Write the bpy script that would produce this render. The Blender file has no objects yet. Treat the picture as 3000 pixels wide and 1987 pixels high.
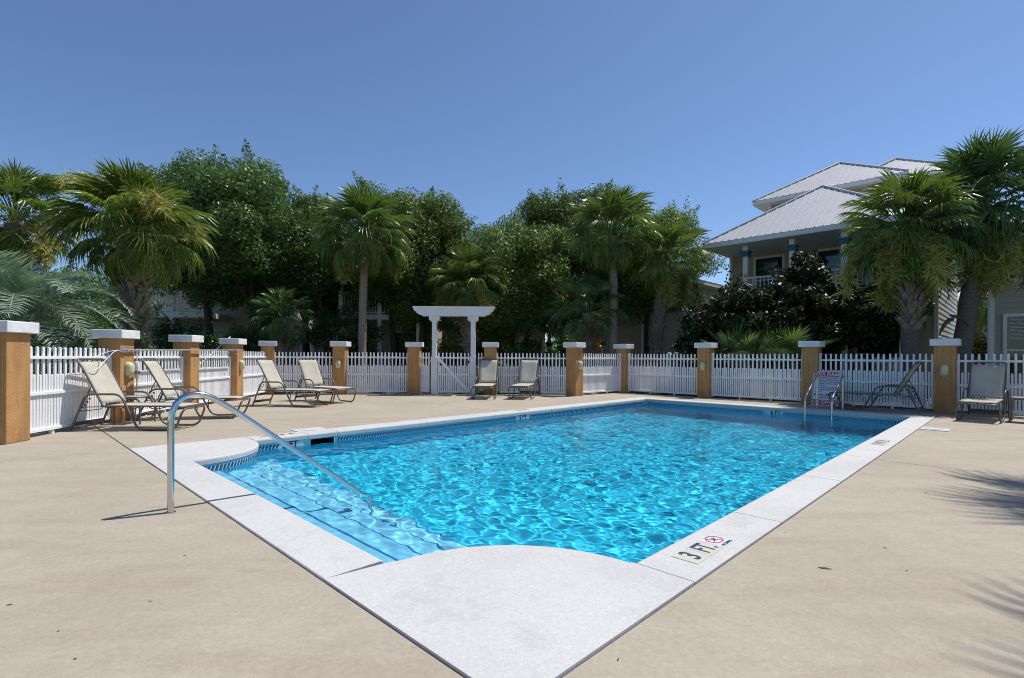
import bpy, bmesh, math, random
import numpy as np
from mathutils import Vector, Matrix, Euler

random.seed(7)
S = bpy.context.scene
COL = S.collection
R = math.radians

# ------------------------------------------------------------------ camera
cam_d = bpy.data.cameras.new('camera')
cam = bpy.data.objects.new('camera', cam_d)
COL.objects.link(cam)
cam_d.sensor_width = 36.0
cam_d.lens = 18.12
cam_d.shift_y = 0.01717
cam_d.clip_start = 0.05
cam_d.clip_end = 3000
cam.location = (0, 0, 1.2)
cam.rotation_euler = (R(90), -0.00497, 0)
S.camera = cam

# ------------------------------------------------------------------ world, sun, exposure
SUN_EL, SUN_AZ = R(62.5), math.atan2(0.895, 0.446)
w = bpy.data.worlds.new('World')
S.world = w
w.use_nodes = True
wn = w.node_tree
wn.nodes.clear()
sky = wn.nodes.new('ShaderNodeTexSky')
sky.sky_type = 'NISHITA'
sky.sun_disc = False
sky.sun_elevation = SUN_EL
sky.sun_rotation = SUN_AZ
sky.altitude = 0
sky.air_density = 0.8
sky.dust_density = 0.3
sky.ozone_density = 6.0
bg = wn.nodes.new('ShaderNodeBackground')
bg.inputs['Strength'].default_value = 0.106
wo = wn.nodes.new('ShaderNodeOutputWorld')
wn.links.new(sky.outputs[0], bg.inputs[0])
wn.links.new(bg.outputs[0], wo.inputs[0])
sun_d = bpy.data.lights.new('sun', 'SUN')
sun_d.energy = 3.75
sun_d.angle = R(0.53)
sun_d.color = (1.0, 0.955, 0.89)
sun_d.cycles.is_caustics_light = True
sun = bpy.data.objects.new('sun', sun_d)
COL.objects.link(sun)
sdir = Vector((math.sin(SUN_AZ) * math.cos(SUN_EL), math.cos(SUN_AZ) * math.cos(SUN_EL), math.sin(SUN_EL)))
sun.rotation_euler = sdir.to_track_quat('Z', 'Y').to_euler()
sun.location = (20, 10, 40)
S.view_settings.view_transform = 'Standard'
S.view_settings.look = 'None'
S.view_settings.exposure = 0.40
S.view_settings.gamma = 1.0
S.view_settings.use_curve_mapping = False
S.render.engine = 'CYCLES'
S.cycles.use_denoising = True
S.cycles.filter_width = 1.0
S.cycles.max_bounces = 10
S.cycles.transparent_max_bounces = 8
S.cycles.transmission_bounces = 6
S.cycles.glossy_bounces = 4
S.cycles.diffuse_bounces = 4
S.cycles.caustics_refractive = True
S.cycles.caustics_reflective = False
S.cycles.sample_clamp_indirect = 6.0

# ------------------------------------------------------------------ frames: world is the camera's level frame; pool frame is (u, v)
F = 1510.0
TH = R(45.45)
UX, UY = math.cos(TH), math.sin(TH)
def P(u, v, z=0.0):
    return Vector((u * UX - v * UY, u * UY + v * UX, z))
def ray(px, py):
    x = px - 1500.0; y = 1045.0 - py; r = 0.00497
    return (x - r * y) / F, (r * x + y) / F
def at(px, py, d):
    a, b = ray(px, py)
    return Vector((a * d, d, 1.2 + b * d))

# ------------------------------------------------------------------ node helpers
def new_mat(name):
    m = bpy.data.materials.new(name)
    m.use_nodes = True
    nt = m.node_tree
    b = nt.nodes['Principled BSDF']
    return m, nt, b
def N(nt, t, **kw):
    n = nt.nodes.new(t)
    for k, v in kw.items():
        setattr(n, k, v)
    return n
def coords(nt, scale=(1, 1, 1), rot=(0, 0, 0), kind='Object'):
    tc = N(nt, 'ShaderNodeTexCoord')
    mp = N(nt, 'ShaderNodeMapping')
    mp.inputs['Scale'].default_value = scale
    mp.inputs['Rotation'].default_value = rot
    nt.links.new(tc.outputs[kind], mp.inputs[0])
    return mp.outputs[0]
def noise(nt, vec, scale, detail=4, rough=0.55):
    n = N(nt, 'ShaderNodeTexNoise')
    n.inputs['Scale'].default_value = scale
    n.inputs['Detail'].default_value = detail
    n.inputs['Roughness'].default_value = rough
    nt.links.new(vec, n.inputs['Vector'])
    return n.outputs['Fac']
def ramp(nt, fac, stops):
    r = N(nt, 'ShaderNodeValToRGB')
    e = r.color_ramp.elements
    while len(e) < len(stops):
        e.new(0.5)
    for i, (p, c) in enumerate(stops):
        e[i].position = p
        e[i].color = (c, c, c, 1) if isinstance(c, (int, float)) else (*c, 1)
    nt.links.new(fac, r.inputs[0])
    return r.outputs[0]
def mixc(nt, fac, a, b, mode='MIX'):
    m = N(nt, 'ShaderNodeMix', data_type='RGBA', blend_type=mode)
    for k, v in ((0, fac), (6, a), (7, b)):
        if isinstance(v, (int, float)):
            m.inputs[k].default_value = v
        elif isinstance(v, tuple):
            m.inputs[k].default_value = (*v, 1)
        else:
            nt.links.new(v, m.inputs[k])
    return m.outputs[2]
def bump(nt, b, h, strength=0.2, dist=0.01):
    n = N(nt, 'ShaderNodeBump')
    n.inputs['Strength'].default_value = strength
    n.inputs['Distance'].default_value = dist
    nt.links.new(h, n.inputs['Height'])
    nt.links.new(n.outputs[0], b.inputs['Normal'])
def mul(c, k):
    return tuple(x * k for x in c)

def plain(name, col, rough=0.5, metal=0.0, var=0.10, scale=6.0, bmp=0.0, bscale=60.0, spec=0.5, kind='Object'):
    m, nt, b = new_mat(name)
    v = coords(nt, kind=kind)
    f = noise(nt, v, scale, 5, 0.6)
    c = ramp(nt, f, [(0.3, mul(col, 1 - var)), (0.7, mul(col, 1 + var))])
    nt.links.new(c, b.inputs['Base Color'])
    b.inputs['Roughness'].default_value = rough
    b.inputs['Metallic'].default_value = metal
    b.inputs['Specular IOR Level'].default_value = spec
    if bmp:
        bump(nt, b, noise(nt, v, bscale, 3, 0.6), bmp, 0.01)
    return m

M = {}
# poolside concrete: beige, blotchy, with drawn-out water stains
def deck_mat():
    m, nt, b = new_mat('deck_concrete')
    v = coords(nt, kind='Object')
    big = noise(nt, v, 0.55, 6, 0.6)
    vs = coords(nt, (0.55, 2.6, 1), (0, 0, R(-12)))
    streak = noise(nt, vs, 1.1, 7, 0.62)
    grain = noise(nt, v, 170, 3, 0.7)
    pit = noise(nt, v, 48, 2, 0.5)
    base = ramp(nt, big, [(0.3, (0.362, 0.316, 0.248)), (0.55, (0.406, 0.358, 0.284)), (0.75, (0.438, 0.390, 0.316))])
    st = ramp(nt, streak, [(0.50, 0.0), (0.60, 0.42), (0.68, 0.18), (0.8, 0.0)])
    c = mixc(nt, st, base, (0.345, 0.275, 0.195))
    lt = ramp(nt, noise(nt, vs, 2.3, 6, 0.7), [(0.6, 0.0), (0.74, 0.35)])
    c = mixc(nt, lt, c, (0.50, 0.455, 0.385))
    g = ramp(nt, grain, [(0.25, 0.80), (0.75, 1.14)])
    c = mixc(nt, 1.0, c, g, 'MULTIPLY')
    c = mixc(nt, 1.0, c, ramp(nt, noise(nt, v, 34, 5, 0.75), [(0.3, 0.88), (0.7, 1.10)]), 'MULTIPLY')
    c = mixc(nt, 1.0, c, ramp(nt, noise(nt, v, 5.5, 6, 0.7), [(0.3, 0.93), (0.7, 1.05)]), 'MULTIPLY')
    sp = ramp(nt, pit, [(0.74, 0.0), (0.78, 0.55)])
    c = mixc(nt, sp, c, (0.16, 0.12, 0.085))
    nt.links.new(c, b.inputs['Base Color'])
    b.inputs['Roughness'].default_value = 0.85
    b.inputs['Specular IOR Level'].default_value = 0.25
    bump(nt, b, grain, 0.28, 0.004)
    return m
M['deck'] = deck_mat()
def coping_mat():
    m, nt, b = new_mat('coping_concrete')
    v = coords(nt, kind='Object')
    big = noise(nt, v, 1.1, 7, 0.65)
    grain = noise(nt, v, 210, 3, 0.75)
    c = ramp(nt, big, [(0.25, (0.49, 0.485, 0.475)), (0.48, (0.565, 0.56, 0.545)), (0.7, (0.605, 0.60, 0.59))])
    dirt = ramp(nt, noise(nt, v, 2.2, 8, 0.74), [(0.52, 0.0), (0.74, 0.62)])
    c = mixc(nt, dirt, c, (0.38, 0.365, 0.35))
    g = ramp(nt, grain, [(0.3, 0.80), (0.7, 1.10)])
    c = mixc(nt, 1.0, c, g, 'MULTIPLY')
    c = mixc(nt, 1.0, c, ramp(nt, noise(nt, v, 60, 4, 0.8), [(0.32, 0.86), (0.62, 1.05)]), 'MULTIPLY')
    nt.links.new(c, b.inputs['Base Color'])
    b.inputs['Roughness'].default_value = 0.8
    b.inputs['Specular IOR Level'].default_value = 0.3
    bump(nt, b, grain, 0.35, 0.004)
    return m
M['coping'] = coping_mat()
M['joint'] = plain('joint_grime', (0.085, 0.07, 0.055), 0.95, var=0.4, scale=25)
M['earth'] = plain('planting_earth', (0.13, 0.10, 0.065), 0.95, var=0.35, scale=3)
def ground_mat():
    m, nt, b = new_mat('lawn_and_sand')
    v = coords(nt)
    f = noise(nt, v, 0.35, 7, 0.65)
    c = ramp(nt, f, [(0.3, (0.055, 0.085, 0.022)), (0.5, (0.085, 0.11, 0.032)), (0.62, (0.16, 0.14, 0.075)), (0.8, (0.26, 0.22, 0.15))])
    nt.links.new(c, b.inputs['Base Color'])
    b.inputs['Roughness'].default_value = 0.95
    bump(nt, b, noise(nt, v, 22, 4), 0.8, 0.05)
    return m
M['ground'] = ground_mat()
def stucco_mat(name, col, dark):
    m, nt, b = new_mat(name)
    v = coords(nt)
    f = noise(nt, v, 3.0, 6, 0.62)
    c = ramp(nt, f, [(0.3, dark), (0.65, col)])
    stk = noise(nt, coords(nt, (9, 9, 0.7)), 1.6, 5, 0.65)
    c = mixc(nt, 1.0, c, ramp(nt, stk, [(0.35, 0.80), (0.6, 1.06)]), 'MULTIPLY')
    tc = N(nt, 'ShaderNodeTexCoord'); sx = N(nt, 'ShaderNodeSeparateXYZ')
    nt.links.new(tc.outputs['Object'], sx.inputs[0])
    mr = N(nt, 'ShaderNodeMapRange'); mr.inputs[1].default_value = 0.0; mr.inputs[2].default_value = 0.34
    mr.inputs[3].default_value = 1.0; mr.inputs[4].default_value = 0.0
    nt.links.new(sx.outputs[2], mr.inputs[0])
    sp = N(nt, 'ShaderNodeMath', operation='MULTIPLY')
    nt.links.new(mr.outputs[0], sp.inputs[0])
    nt.links.new(ramp(nt, noise(nt, v, 9, 5, 0.7), [(0.35, 0.0), (0.7, 0.55)]), sp.inputs[1])
    c = mixc(nt, sp.outputs[0], c, mul(dark, 0.45))      # splash-back dirt near the deck
    nt.links.new(c, b.inputs['Base Color'])
    b.inputs['Roughness'].default_value = 0.85
    b.inputs['Specular IOR Level'].default_value = 0.25
    bump(nt, b, noise(nt, v, 55, 4, 0.65), 0.7, 0.012)
    return m
M['stucco'] = stucco_mat('orange_stucco', (0.54, 0.293, 0.122), (0.46, 0.24, 0.095))
M['cap'] = plain('white_cap_stucco', (0.74, 0.74, 0.735), 0.8, var=0.13, scale=7, bmp=0.35, bscale=45, spec=0.25)
M['vinyl'] = plain('white_vinyl', (0.82, 0.825, 0.835), 0.42, var=0.035, scale=2.0)
M['arbor'] = plain('white_painted_wood', (0.76, 0.76, 0.775), 0.5, var=0.05, scale=4.0)
M['bronze'] = plain('bronze_powder_coat', (0.115, 0.10, 0.09), 0.38, var=0.12, scale=8, spec=0.55)
M['lens'] = plain('yellowed_lamp_lens', (0.60, 0.56, 0.33), 0.3, var=0.12, scale=14)
M['lampbase'] = plain('lamp_base_plastic', (0.46, 0.41, 0.25), 0.5, var=0.15, scale=10)
M['steel'] = plain('polished_stainless', (0.60, 0.60, 0.60), 0.16, metal=1.0, var=0.06, scale=12)
M['steel2'] = plain('worn_stainless', (0.56, 0.54, 0.49), 0.28, metal=1.0, var=0.10, scale=14)
M['alu'] = plain('brushed_aluminium_pole', (0.62, 0.65, 0.68), 0.35, metal=0.7, var=0.08)
M['whiteplastic'] = plain('white_plastic', (0.78, 0.78, 0.78), 0.45, var=0.04)
M['blueband'] = plain('blue_plastic', (0.10, 0.25, 0.62), 0.45, var=0.05)
M['rope'] = plain('white_rope', (0.66, 0.66, 0.64), 0.9, var=0.1, scale=60)
M['black'] = plain('black_print', (0.02, 0.022, 0.03), 0.5, var=0.1)
M['navy'] = plain('navy_glaze', (0.035, 0.05, 0.12), 0.35, var=0.2, scale=40)
M['markertile'] = plain('cream_marker_tile', (0.55, 0.525, 0.44), 0.4, var=0.06, scale=20)
M['whitetile'] = plain('white_marker_tile', (0.60, 0.60, 0.61), 0.4, var=0.05, scale=20)
M['redprint'] = plain('red_print', (0.52, 0.03, 0.07), 0.45, var=0.06, scale=20)
M['signwhite'] = plain('sign_white', (0.72, 0.73, 0.75), 0.45, var=0.04)
M['blueprint'] = plain('blue_print', (0.035, 0.06, 0.22), 0.5, var=0.05)
M['plaster'] = plain('water_tinted_plaster', (0.05, 0.52, 0.735), 0.8, var=0.06, scale=2.5, spec=0.2)  # blue of light filtered by the water, put into the plaster colour
M['stepplaster'] = plain('pale_tinted_step_plaster', (0.34, 0.63, 0.82), 0.8, var=0.06, scale=2.5, spec=0.2)  # paler copy for shallow water, the filtered light put into its colour
M['stepline'] = plain('step_edge_tile', (0.08, 0.20, 0.46), 0.4, var=0.2, scale=30)
M['trimdark'] = plain('trim_tile_navy', (0.018, 0.075, 0.17), 0.25, var=0.3, scale=30)
M['dark'] = plain('dark_void', (0.012, 0.012, 0.012), 0.9, var=0.2)
def band_mat():
    m, nt, b = new_mat('waterline_tile')
    v = coords(nt, kind='UV')
    br = N(nt, 'ShaderNodeTexBrick')
    br.offset = 0.0
    br.inputs['Scale'].default_value = 1.0
    br.inputs['Brick Width'].default_value = 0.152
    br.inputs['Row Height'].default_value = 0.152
    br.inputs['Mortar Size'].default_value = 0.0025
    br.inputs['Color1'].default_value = (0.36, 0.50, 0.56, 1)
    br.inputs['Color2'].default_value = (0.40, 0.54, 0.60, 1)
    br.inputs['Mortar'].default_value = (0.55, 0.58, 0.58, 1)
    nt.links.new(v, br.inputs['Vector'])
    nt.links.new(br.outputs[0], b.inputs['Base Color'])
    b.inputs['Roughness'].default_value = 0.22
    return m
M['band'] = band_mat()
M['trimlight'] = plain('trim_tile_pale', (0.42, 0.57, 0.64), 0.22, var=0.1, scale=20)

def water_mat():
    m = bpy.data.materials.new('pool_water')
    m.use_nodes = True
    nt = m.node_tree
    nt.nodes.clear()
    o = N(nt, 'ShaderNodeOutputMaterial')
    g = N(nt, 'ShaderNodeBsdfGlass')
    g.inputs['IOR'].default_value = 1.30
    g.inputs['Color'].default_value = (0.72, 0.955, 1.0, 1)
    g.inputs['Roughness'].default_value = 0.0
    nt.links.new(g.outputs[0], o.inputs['Surface'])
    return m
M['water'] = water_mat()

def sling_mat():
    m, nt, b = new_mat('sling_fabric')
    v = coords(nt)
    wv = noise(nt, v, 300, 1, 0.5)
    c = ramp(nt, noise(nt, v, 5, 5, 0.6), [(0.3, (0.62, 0.59, 0.48)), (0.7, (0.72, 0.69, 0.58))])
    c = mixc(nt, 1.0, c, ramp(nt, wv, [(0.3, 0.88), (0.7, 1.08)]), 'MULTIPLY')
    nt.links.new(c, b.inputs['Base Color'])
    b.inputs['Roughness'].default_value = 0.85
    b.inputs['Specular IOR Level'].default_value = 0.2
    tr = N(nt, 'ShaderNodeBsdfTranslucent')
    nt.links.new(c, tr.inputs[0])
    tp = N(nt, 'ShaderNodeBsdfTransparent')
    mx = N(nt, 'ShaderNodeMixShader'); mx.inputs[0].default_value = 0.28
    mx2 = N(nt, 'ShaderNodeMixShader'); mx2.inputs[0].default_value = 0.13
    nt.links.new(b.outputs[0], mx.inputs[1]); nt.links.new(tr.outputs[0], mx.inputs[2])
    nt.links.new(mx.outputs[0], mx2.inputs[1]); nt.links.new(tp.outputs[0], mx2.inputs[2])
    nt.links.new(mx2.outputs[0], nt.nodes['Material Output'].inputs[0])
    return m
M['sling'] = sling_mat()

def leaf_mat(name, c1, c2, c3, rough=0.42, trans=0.28, scale=1.4, spec=0.5, under=None):
    m, nt, b = new_mat(name)
    v = coords(nt)
    f = noise(nt, v, scale, 5, 0.7)
    f2 = noise(nt, v, scale * 14, 2, 0.6)
    c = ramp(nt, f, [(0.32, c1), (0.52, c2), (0.72, c3)])
    c = mixc(nt, 1.0, c, ramp(nt, f2, [(0.3, 0.65), (0.7, 1.3)]), 'MULTIPLY')
    oi = N(nt, 'ShaderNodeObjectInfo')
    c = mixc(nt, 1.0, c, ramp(nt, oi.outputs['Random'], [(0.0, 0.62), (1.0, 1.32)]), 'MULTIPLY')
    if under:
        ge = N(nt, 'ShaderNodeNewGeometry')
        c = mixc(nt, ge.outputs['Backfacing'], c, under)
    nt.links.new(c, b.inputs['Base Color'])
    b.inputs['Roughness'].default_value = rough
    b.inputs['Specular IOR Level'].default_value = spec
    tr = N(nt, 'ShaderNodeBsdfTranslucent')
    nt.links.new(mixc(nt, 0.5, c, (0.17, 0.30, 0.03)), tr.inputs[0])
    mx = N(nt, 'ShaderNodeMixShader'); mx.inputs[0].default_value = trans
    nt.links.new(b.outputs[0], mx.inputs[1]); nt.links.new(tr.outputs[0], mx.inputs[2])
    nt.links.new(mx.outputs[0], nt.nodes['Material Output'].inputs[0])
    return m
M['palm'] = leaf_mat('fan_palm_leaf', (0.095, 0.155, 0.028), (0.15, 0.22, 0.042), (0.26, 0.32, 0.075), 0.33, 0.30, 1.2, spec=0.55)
M['palmyellow'] = leaf_mat('yellowish_fan_palm_leaf', (0.10, 0.165, 0.024), (0.17, 0.235, 0.036), (0.32, 0.34, 0.06), 0.36, 0.32, 1.2, spec=0.4)  # yellower leaf tone than the other fan palms
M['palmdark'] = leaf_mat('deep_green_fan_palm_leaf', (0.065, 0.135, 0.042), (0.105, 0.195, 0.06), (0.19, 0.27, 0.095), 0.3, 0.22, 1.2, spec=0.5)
M['pindo'] = leaf_mat('blue_green_feather_leaf', (0.20, 0.28, 0.20), (0.27, 0.36, 0.26), (0.34, 0.42, 0.31), 0.5, 0.2, 2.0)
M['pindog'] = leaf_mat('bright_feather_leaf', (0.10, 0.18, 0.05), (0.15, 0.24, 0.07), (0.22, 0.30, 0.11), 0.42, 0.25, 2.0)
M['oak'] = leaf_mat('live_oak_leaf', (0.052, 0.108, 0.033), (0.088, 0.16, 0.047), (0.15, 0.23, 0.07), 0.42, 0.3, 0.7, spec=0.32)
M['oaklight'] = leaf_mat('bright_oak_leaf', (0.085, 0.145, 0.03), (0.135, 0.205, 0.043), (0.225, 0.285, 0.065), 0.42, 0.34, 0.7, spec=0.32)
M['magnolia'] = leaf_mat('magnolia_leaf', (0.010, 0.024, 0.010), (0.015, 0.034, 0.013), (0.034, 0.07, 0.022), 0.46, 0.06, 1.2, spec=0.25, under=(0.085, 0.04, 0.014))
M['hedge'] = leaf_mat('shrub_leaf', (0.035, 0.065, 0.014), (0.06, 0.10, 0.02), (0.13, 0.15, 0.03), 0.5, 0.25, 1.5)
M['goldshrub'] = leaf_mat('golden_shrub_leaf', (0.09, 0.12, 0.012), (0.16, 0.17, 0.016), (0.24, 0.22, 0.03), 0.5, 0.3, 1.5)
M['flower'] = leaf_mat('dry_palm_flower', (0.34, 0.32, 0.085), (0.44, 0.40, 0.12), (0.56, 0.50, 0.19), 0.8, 0.25, 3.0, spec=0.15)
M['bark'] = plain('oak_bark', (0.075, 0.058, 0.045), 0.95, var=0.4, scale=7, bmp=0.8, bscale=30, spec=0.15)
def trunk_mat(name, col, var):
    m, nt, b = new_mat(name)
    v = coords(nt, (1, 1, 7))
    f = noise(nt, v, 6, 6, 0.7)
    c = ramp(nt, f, [(0.3, mul(col, 1 - var)), (0.7, mul(col, 1 + var))])
    nt.links.new(c, b.inputs['Base Color'])
    b.inputs['Roughness'].default_value = 0.95
    b.inputs['Specular IOR Level'].default_value = 0.15
    bump(nt, b, f, 0.9, 0.03)
    return m
M['trunk'] = trunk_mat('palm_trunk', (0.30, 0.24, 0.185), 0.3)
M['trunkdark'] = trunk_mat('grey_palm_trunk', (0.15, 0.13, 0.115), 0.35)
M['boot'] = plain('dry_leaf_base', (0.26, 0.20, 0.15), 0.9, var=0.4, scale=9, bmp=0.5, bscale=40, spec=0.15)
M['dryleaf'] = plain('dead_leaf', (0.10, 0.075, 0.05), 0.9, var=0.3, scale=9)
# houses
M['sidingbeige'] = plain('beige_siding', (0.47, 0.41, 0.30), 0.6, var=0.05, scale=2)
M['sidinglit'] = plain('sunlit_side_siding', (0.60, 0.59, 0.55), 0.6, var=0.05, scale=2)  # paler siding for sun-facing walls, sunlight put into the colour
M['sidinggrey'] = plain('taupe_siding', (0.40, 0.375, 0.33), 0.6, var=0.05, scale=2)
M['trimwhite'] = plain('house_trim_white', (0.74, 0.74, 0.73), 0.55, var=0.05, scale=3)
M['teal'] = plain('teal_trim', (0.01, 0.13, 0.15), 0.5, var=0.1)
M['aqua'] = plain('aqua_siding', (0.40, 0.55, 0.53), 0.6, var=0.06)
M['purple'] = plain('purple_trim', (0.12, 0.05, 0.25), 0.6, var=0.1)
M['roofmetal'] = plain('grey_metal_roof', (0.47, 0.465, 0.475), 0.42, metal=0.0, var=0.05, scale=1.2, spec=0.6)
M['roofrib'] = plain('roof_rib_metal', (0.45, 0.445, 0.455), 0.42, var=0.05, scale=1.2)
M['soffit'] = plain('soffit_board', (0.45, 0.44, 0.42), 0.7, var=0.05)
def glass_mat():
    m, nt, b = new_mat('dark_window_glass')
    b.inputs['Base Color'].default_value = (0.012, 0.016, 0.02, 1)
    b.inputs['Roughness'].default_value = 0.06
    b.inputs['Specular IOR Level'].default_value = 0.7
    v = coords(nt)
    bump(nt, b, noise(nt, v, 2.5, 2), 0.05, 0.02)
    return m
M['glass'] = glass_mat()
M['acgrey'] = plain('ac_grey', (0.16, 0.165, 0.17), 0.5, var=0.1)
def lampglow():
    m, nt, b = new_mat('lit_porch_lamp')
    b.inputs['Base Color'].default_value = (0.8, 0.35, 0.08, 1)
    b.inputs['Emission Color'].default_value = (1.0, 0.42, 0.08, 1)
    b.inputs['Emission Strength'].default_value = 1.6
    return m
M['lampglow'] = lampglow()

# ------------------------------------------------------------------ mesh helpers
def link(o, parent=None):
    COL.objects.link(o)
    if parent is not None:
        o.parent = parent
    return o
def tag(o, label=None, cat=None, group=None, kind=None):
    if label: o['label'] = label
    if cat: o['category'] = cat
    if group: o['group'] = group
    if kind: o['kind'] = kind
    return o
def thing(name, loc=(0, 0, 0), rz=0.0, label=None, cat=None, group=None):
    o = bpy.data.objects.new(name, None)
    o.empty_display_size = 0.2
    o.location = loc
    o.rotation_euler = (0, 0, rz)
    link(o)
    return tag(o, label, cat, group)
def np_mesh(name, verts, faces, mat, smooth=False):
    me = bpy.data.meshes.new(name)
    v = np.asarray(verts, dtype=np.float32)
    f = np.asarray(faces, dtype=np.int32)
    k = f.shape[1]
    me.vertices.add(len(v)); me.vertices.foreach_set('co', v.ravel())
    me.loops.add(f.size); me.loops.foreach_set('vertex_index', f.ravel())
    me.polygons.add(len(f))
    me.polygons.foreach_set('loop_start', np.arange(0, f.size, k, dtype=np.int32))
    me.polygons.foreach_set('loop_total', np.full(len(f), k, dtype=np.int32))
    if smooth:
        me.polygons.foreach_set('use_smooth', np.ones(len(f), dtype=bool))
    me.materials.append(mat)
    me.update(calc_edges=True)
    return me
class MB:
    """collects shapes for one mesh"""
    def __init__(self):
        self.v = []; self.f = []; self.m = []; self.s = []
    def add(self, vs, fs, mi=0, smooth=False):
        o = len(self.v)
        self.v += [tuple(x) for x in vs]
        for f in fs:
            self.f.append(tuple(i + o for i in f)); self.m.append(mi); self.s.append(smooth)
        return self
    def box(self, c, s, mi=0, mat=None):
        x, y, z = s[0] / 2, s[1] / 2, s[2] / 2
        vs = [Vector((a * x, b * y, d * z)) for d in (-1, 1) for b in (-1, 1) for a in (-1, 1)]
        if mat is not None: vs = [mat @ q for q in vs]
        vs = [q + Vector(c) for q in vs]
        return self.add(vs, [(0, 2, 3, 1), (4, 5, 7, 6), (0, 1, 5, 4), (2, 6, 7, 3), (0, 4, 6, 2), (1, 3, 7, 5)], mi)
    def prism(self, poly, z0, z1, mi=0):
        n = len(poly)
        vs = [(p[0], p[1], z0) for p in poly] + [(p[0], p[1], z1) for p in poly]
        fs = [tuple(range(n - 1, -1, -1)), tuple(range(n, 2 * n))]
        fs += [(i, (i + 1) % n, n + (i + 1) % n, n + i) for i in range(n)]
        return self.add(vs, fs, mi)
    def tube(self, pts, r, sides=8, mi=0, caps=True, smooth=True):
        pts = [Vector(p) for p in pts]
        n = len(pts)
        rs = r if isinstance(r, (list, tuple)) else [r] * n
        t = [(pts[min(i + 1, n - 1)] - pts[max(i - 1, 0)]).normalized() for i in range(n)]
        up = Vector((0, 0, 1)) if abs(t[0].z) < 0.9 else Vector((1, 0, 0))
        a = t[0].cross(up).normalized()
        vs = []
        for i in range(n):
            a = (a - t[i] * a.dot(t[i])).normalized()
            b = t[i].cross(a)
            for k in range(sides):
                q = 2 * math.pi * k / sides
                vs.append(pts[i] + (a * math.cos(q) + b * math.sin(q)) * rs[i])
        fs = [(i * sides + k, i * sides + (k + 1) % sides, (i + 1) * sides + (k + 1) % sides, (i + 1) * sides + k)
              for i in range(n - 1) for k in range(sides)]
        self.add(vs, fs, mi, smooth)
        if caps:
            self.add(vs[:sides], [tuple(range(sides - 1, -1, -1))], mi)
            self.add(vs[-sides:], [tuple(range(sides))], mi)
        return self
    def mesh(self, name, mats):
        me = bpy.data.meshes.new(name)
        me.from_pydata(self.v, [], self.f)
        for q in (mats if isinstance(mats, (list, tuple)) else [mats]):
            me.materials.append(q)
        me.polygons.foreach_set('material_index', self.m)
        me.polygons.foreach_set('use_smooth', self.s)
        me.update()
        return me
    def obj(self, name, mats, parent=None, loc=None, rz=None):
        o = bpy.data.objects.new(name, self.mesh(name, mats))
        if loc is not None: o.location = loc
        if rz is not None: o.rotation_euler = (0, 0, rz)
        return link(o, parent)
def inst(name, me, parent=None, loc=(0, 0, 0), rot=(0, 0, 0), sc=(1, 1, 1)):
    o = bpy.data.objects.new(name, me)
    o.location = loc; o.rotation_euler = rot
    o.scale = (sc, sc, sc) if isinstance(sc, (int, float)) else sc
    return link(o, parent)
def fillet(pts, r, n=5):
    pts = [Vector(p) for p in pts]
    out = [pts[0]]
    for i in range(1, len(pts) - 1):
        a, b, c = pts[i - 1], pts[i], pts[i + 1]
        d1, d2 = (a - b), (c - b)
        k = min(r, d1.length * 0.49, d2.length * 0.49)
        p1, p2 = b + d1.normalized() * k, b + d2.normalized() * k
        for j in range(n + 1):
            t = j / n
            out.append(p1 * (1 - t) ** 2 + b * 2 * t * (1 - t) + p2 * t * t)
    out.append(pts[-1])
    return out
def bev(o, width, seg=2, ang=40):
    m = o.modifiers.new('bevel', 'BEVEL')
    m.width = width; m.segments = seg; m.limit_method = 'ANGLE'; m.angle_limit = R(ang)
    return o
def text_mesh(s, size, mat, align='CENTER', bold=0.0, xs=1.0):
    c = bpy.data.curves.new('lettering', 'FONT')
    c.body = s; c.size = size; c.align_x = align; c.align_y = 'CENTER'
    c.offset = bold; c.resolution_u = 3
    o = bpy.data.objects.new('lettering', c)
    me = bpy.data.meshes.new_from_object(o)
    if xs != 1.0:
        for v in me.vertices: v.co.x *= xs
    me.materials.clear(); me.materials.append(mat)
    bpy.data.objects.remove(o); bpy.data.curves.remove(c)
    return me

# ================================================================== SETTING
UI, UO, VN, VF, RC = 1.63, 13.28, 1.59, 7.67, 1.0          # pool inner rectangle (coping lip) and corner radius
CU0, CU1, CV0, CV1 = 1.26, 13.65, 1.225, 8.04               # outer coping rectangle
WZ = -0.15                                                  # water level
def outline(off=0.0, n=14):
    """pool edge in (u, v); off > 0 moves it away from the water. Two front corners are inward quarter circles."""
    ui, uo, vn, vf, r = UI - off, UO + off, VN - off, VF + off, RC
    pts = []
    def arc(cu, cv, a0, a1):
        for k in range(n + 1):
            a = R(a0 + (a1 - a0) * k / n)
            q = (cu + (r - off) * math.cos(a), cv + (r - off) * math.sin(a))
            pts.append((max(ui, q[0]), min(max(q[1], vn), vf)))
    arc(UI, VN, 90, 0)
    pts += [(uo, vn), (uo, vf)]
    arc(UI, VF, 0, -90)
    # clean the arc ends so that they lie on the straight walls
    pts[0] = (ui, pts[0][1]); pts[n] = (pts[n][0], vn)
    pts[n + 3] = (pts[n + 3][0], vf); pts[-1] = (ui, pts[-1][1])
    return pts

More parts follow.
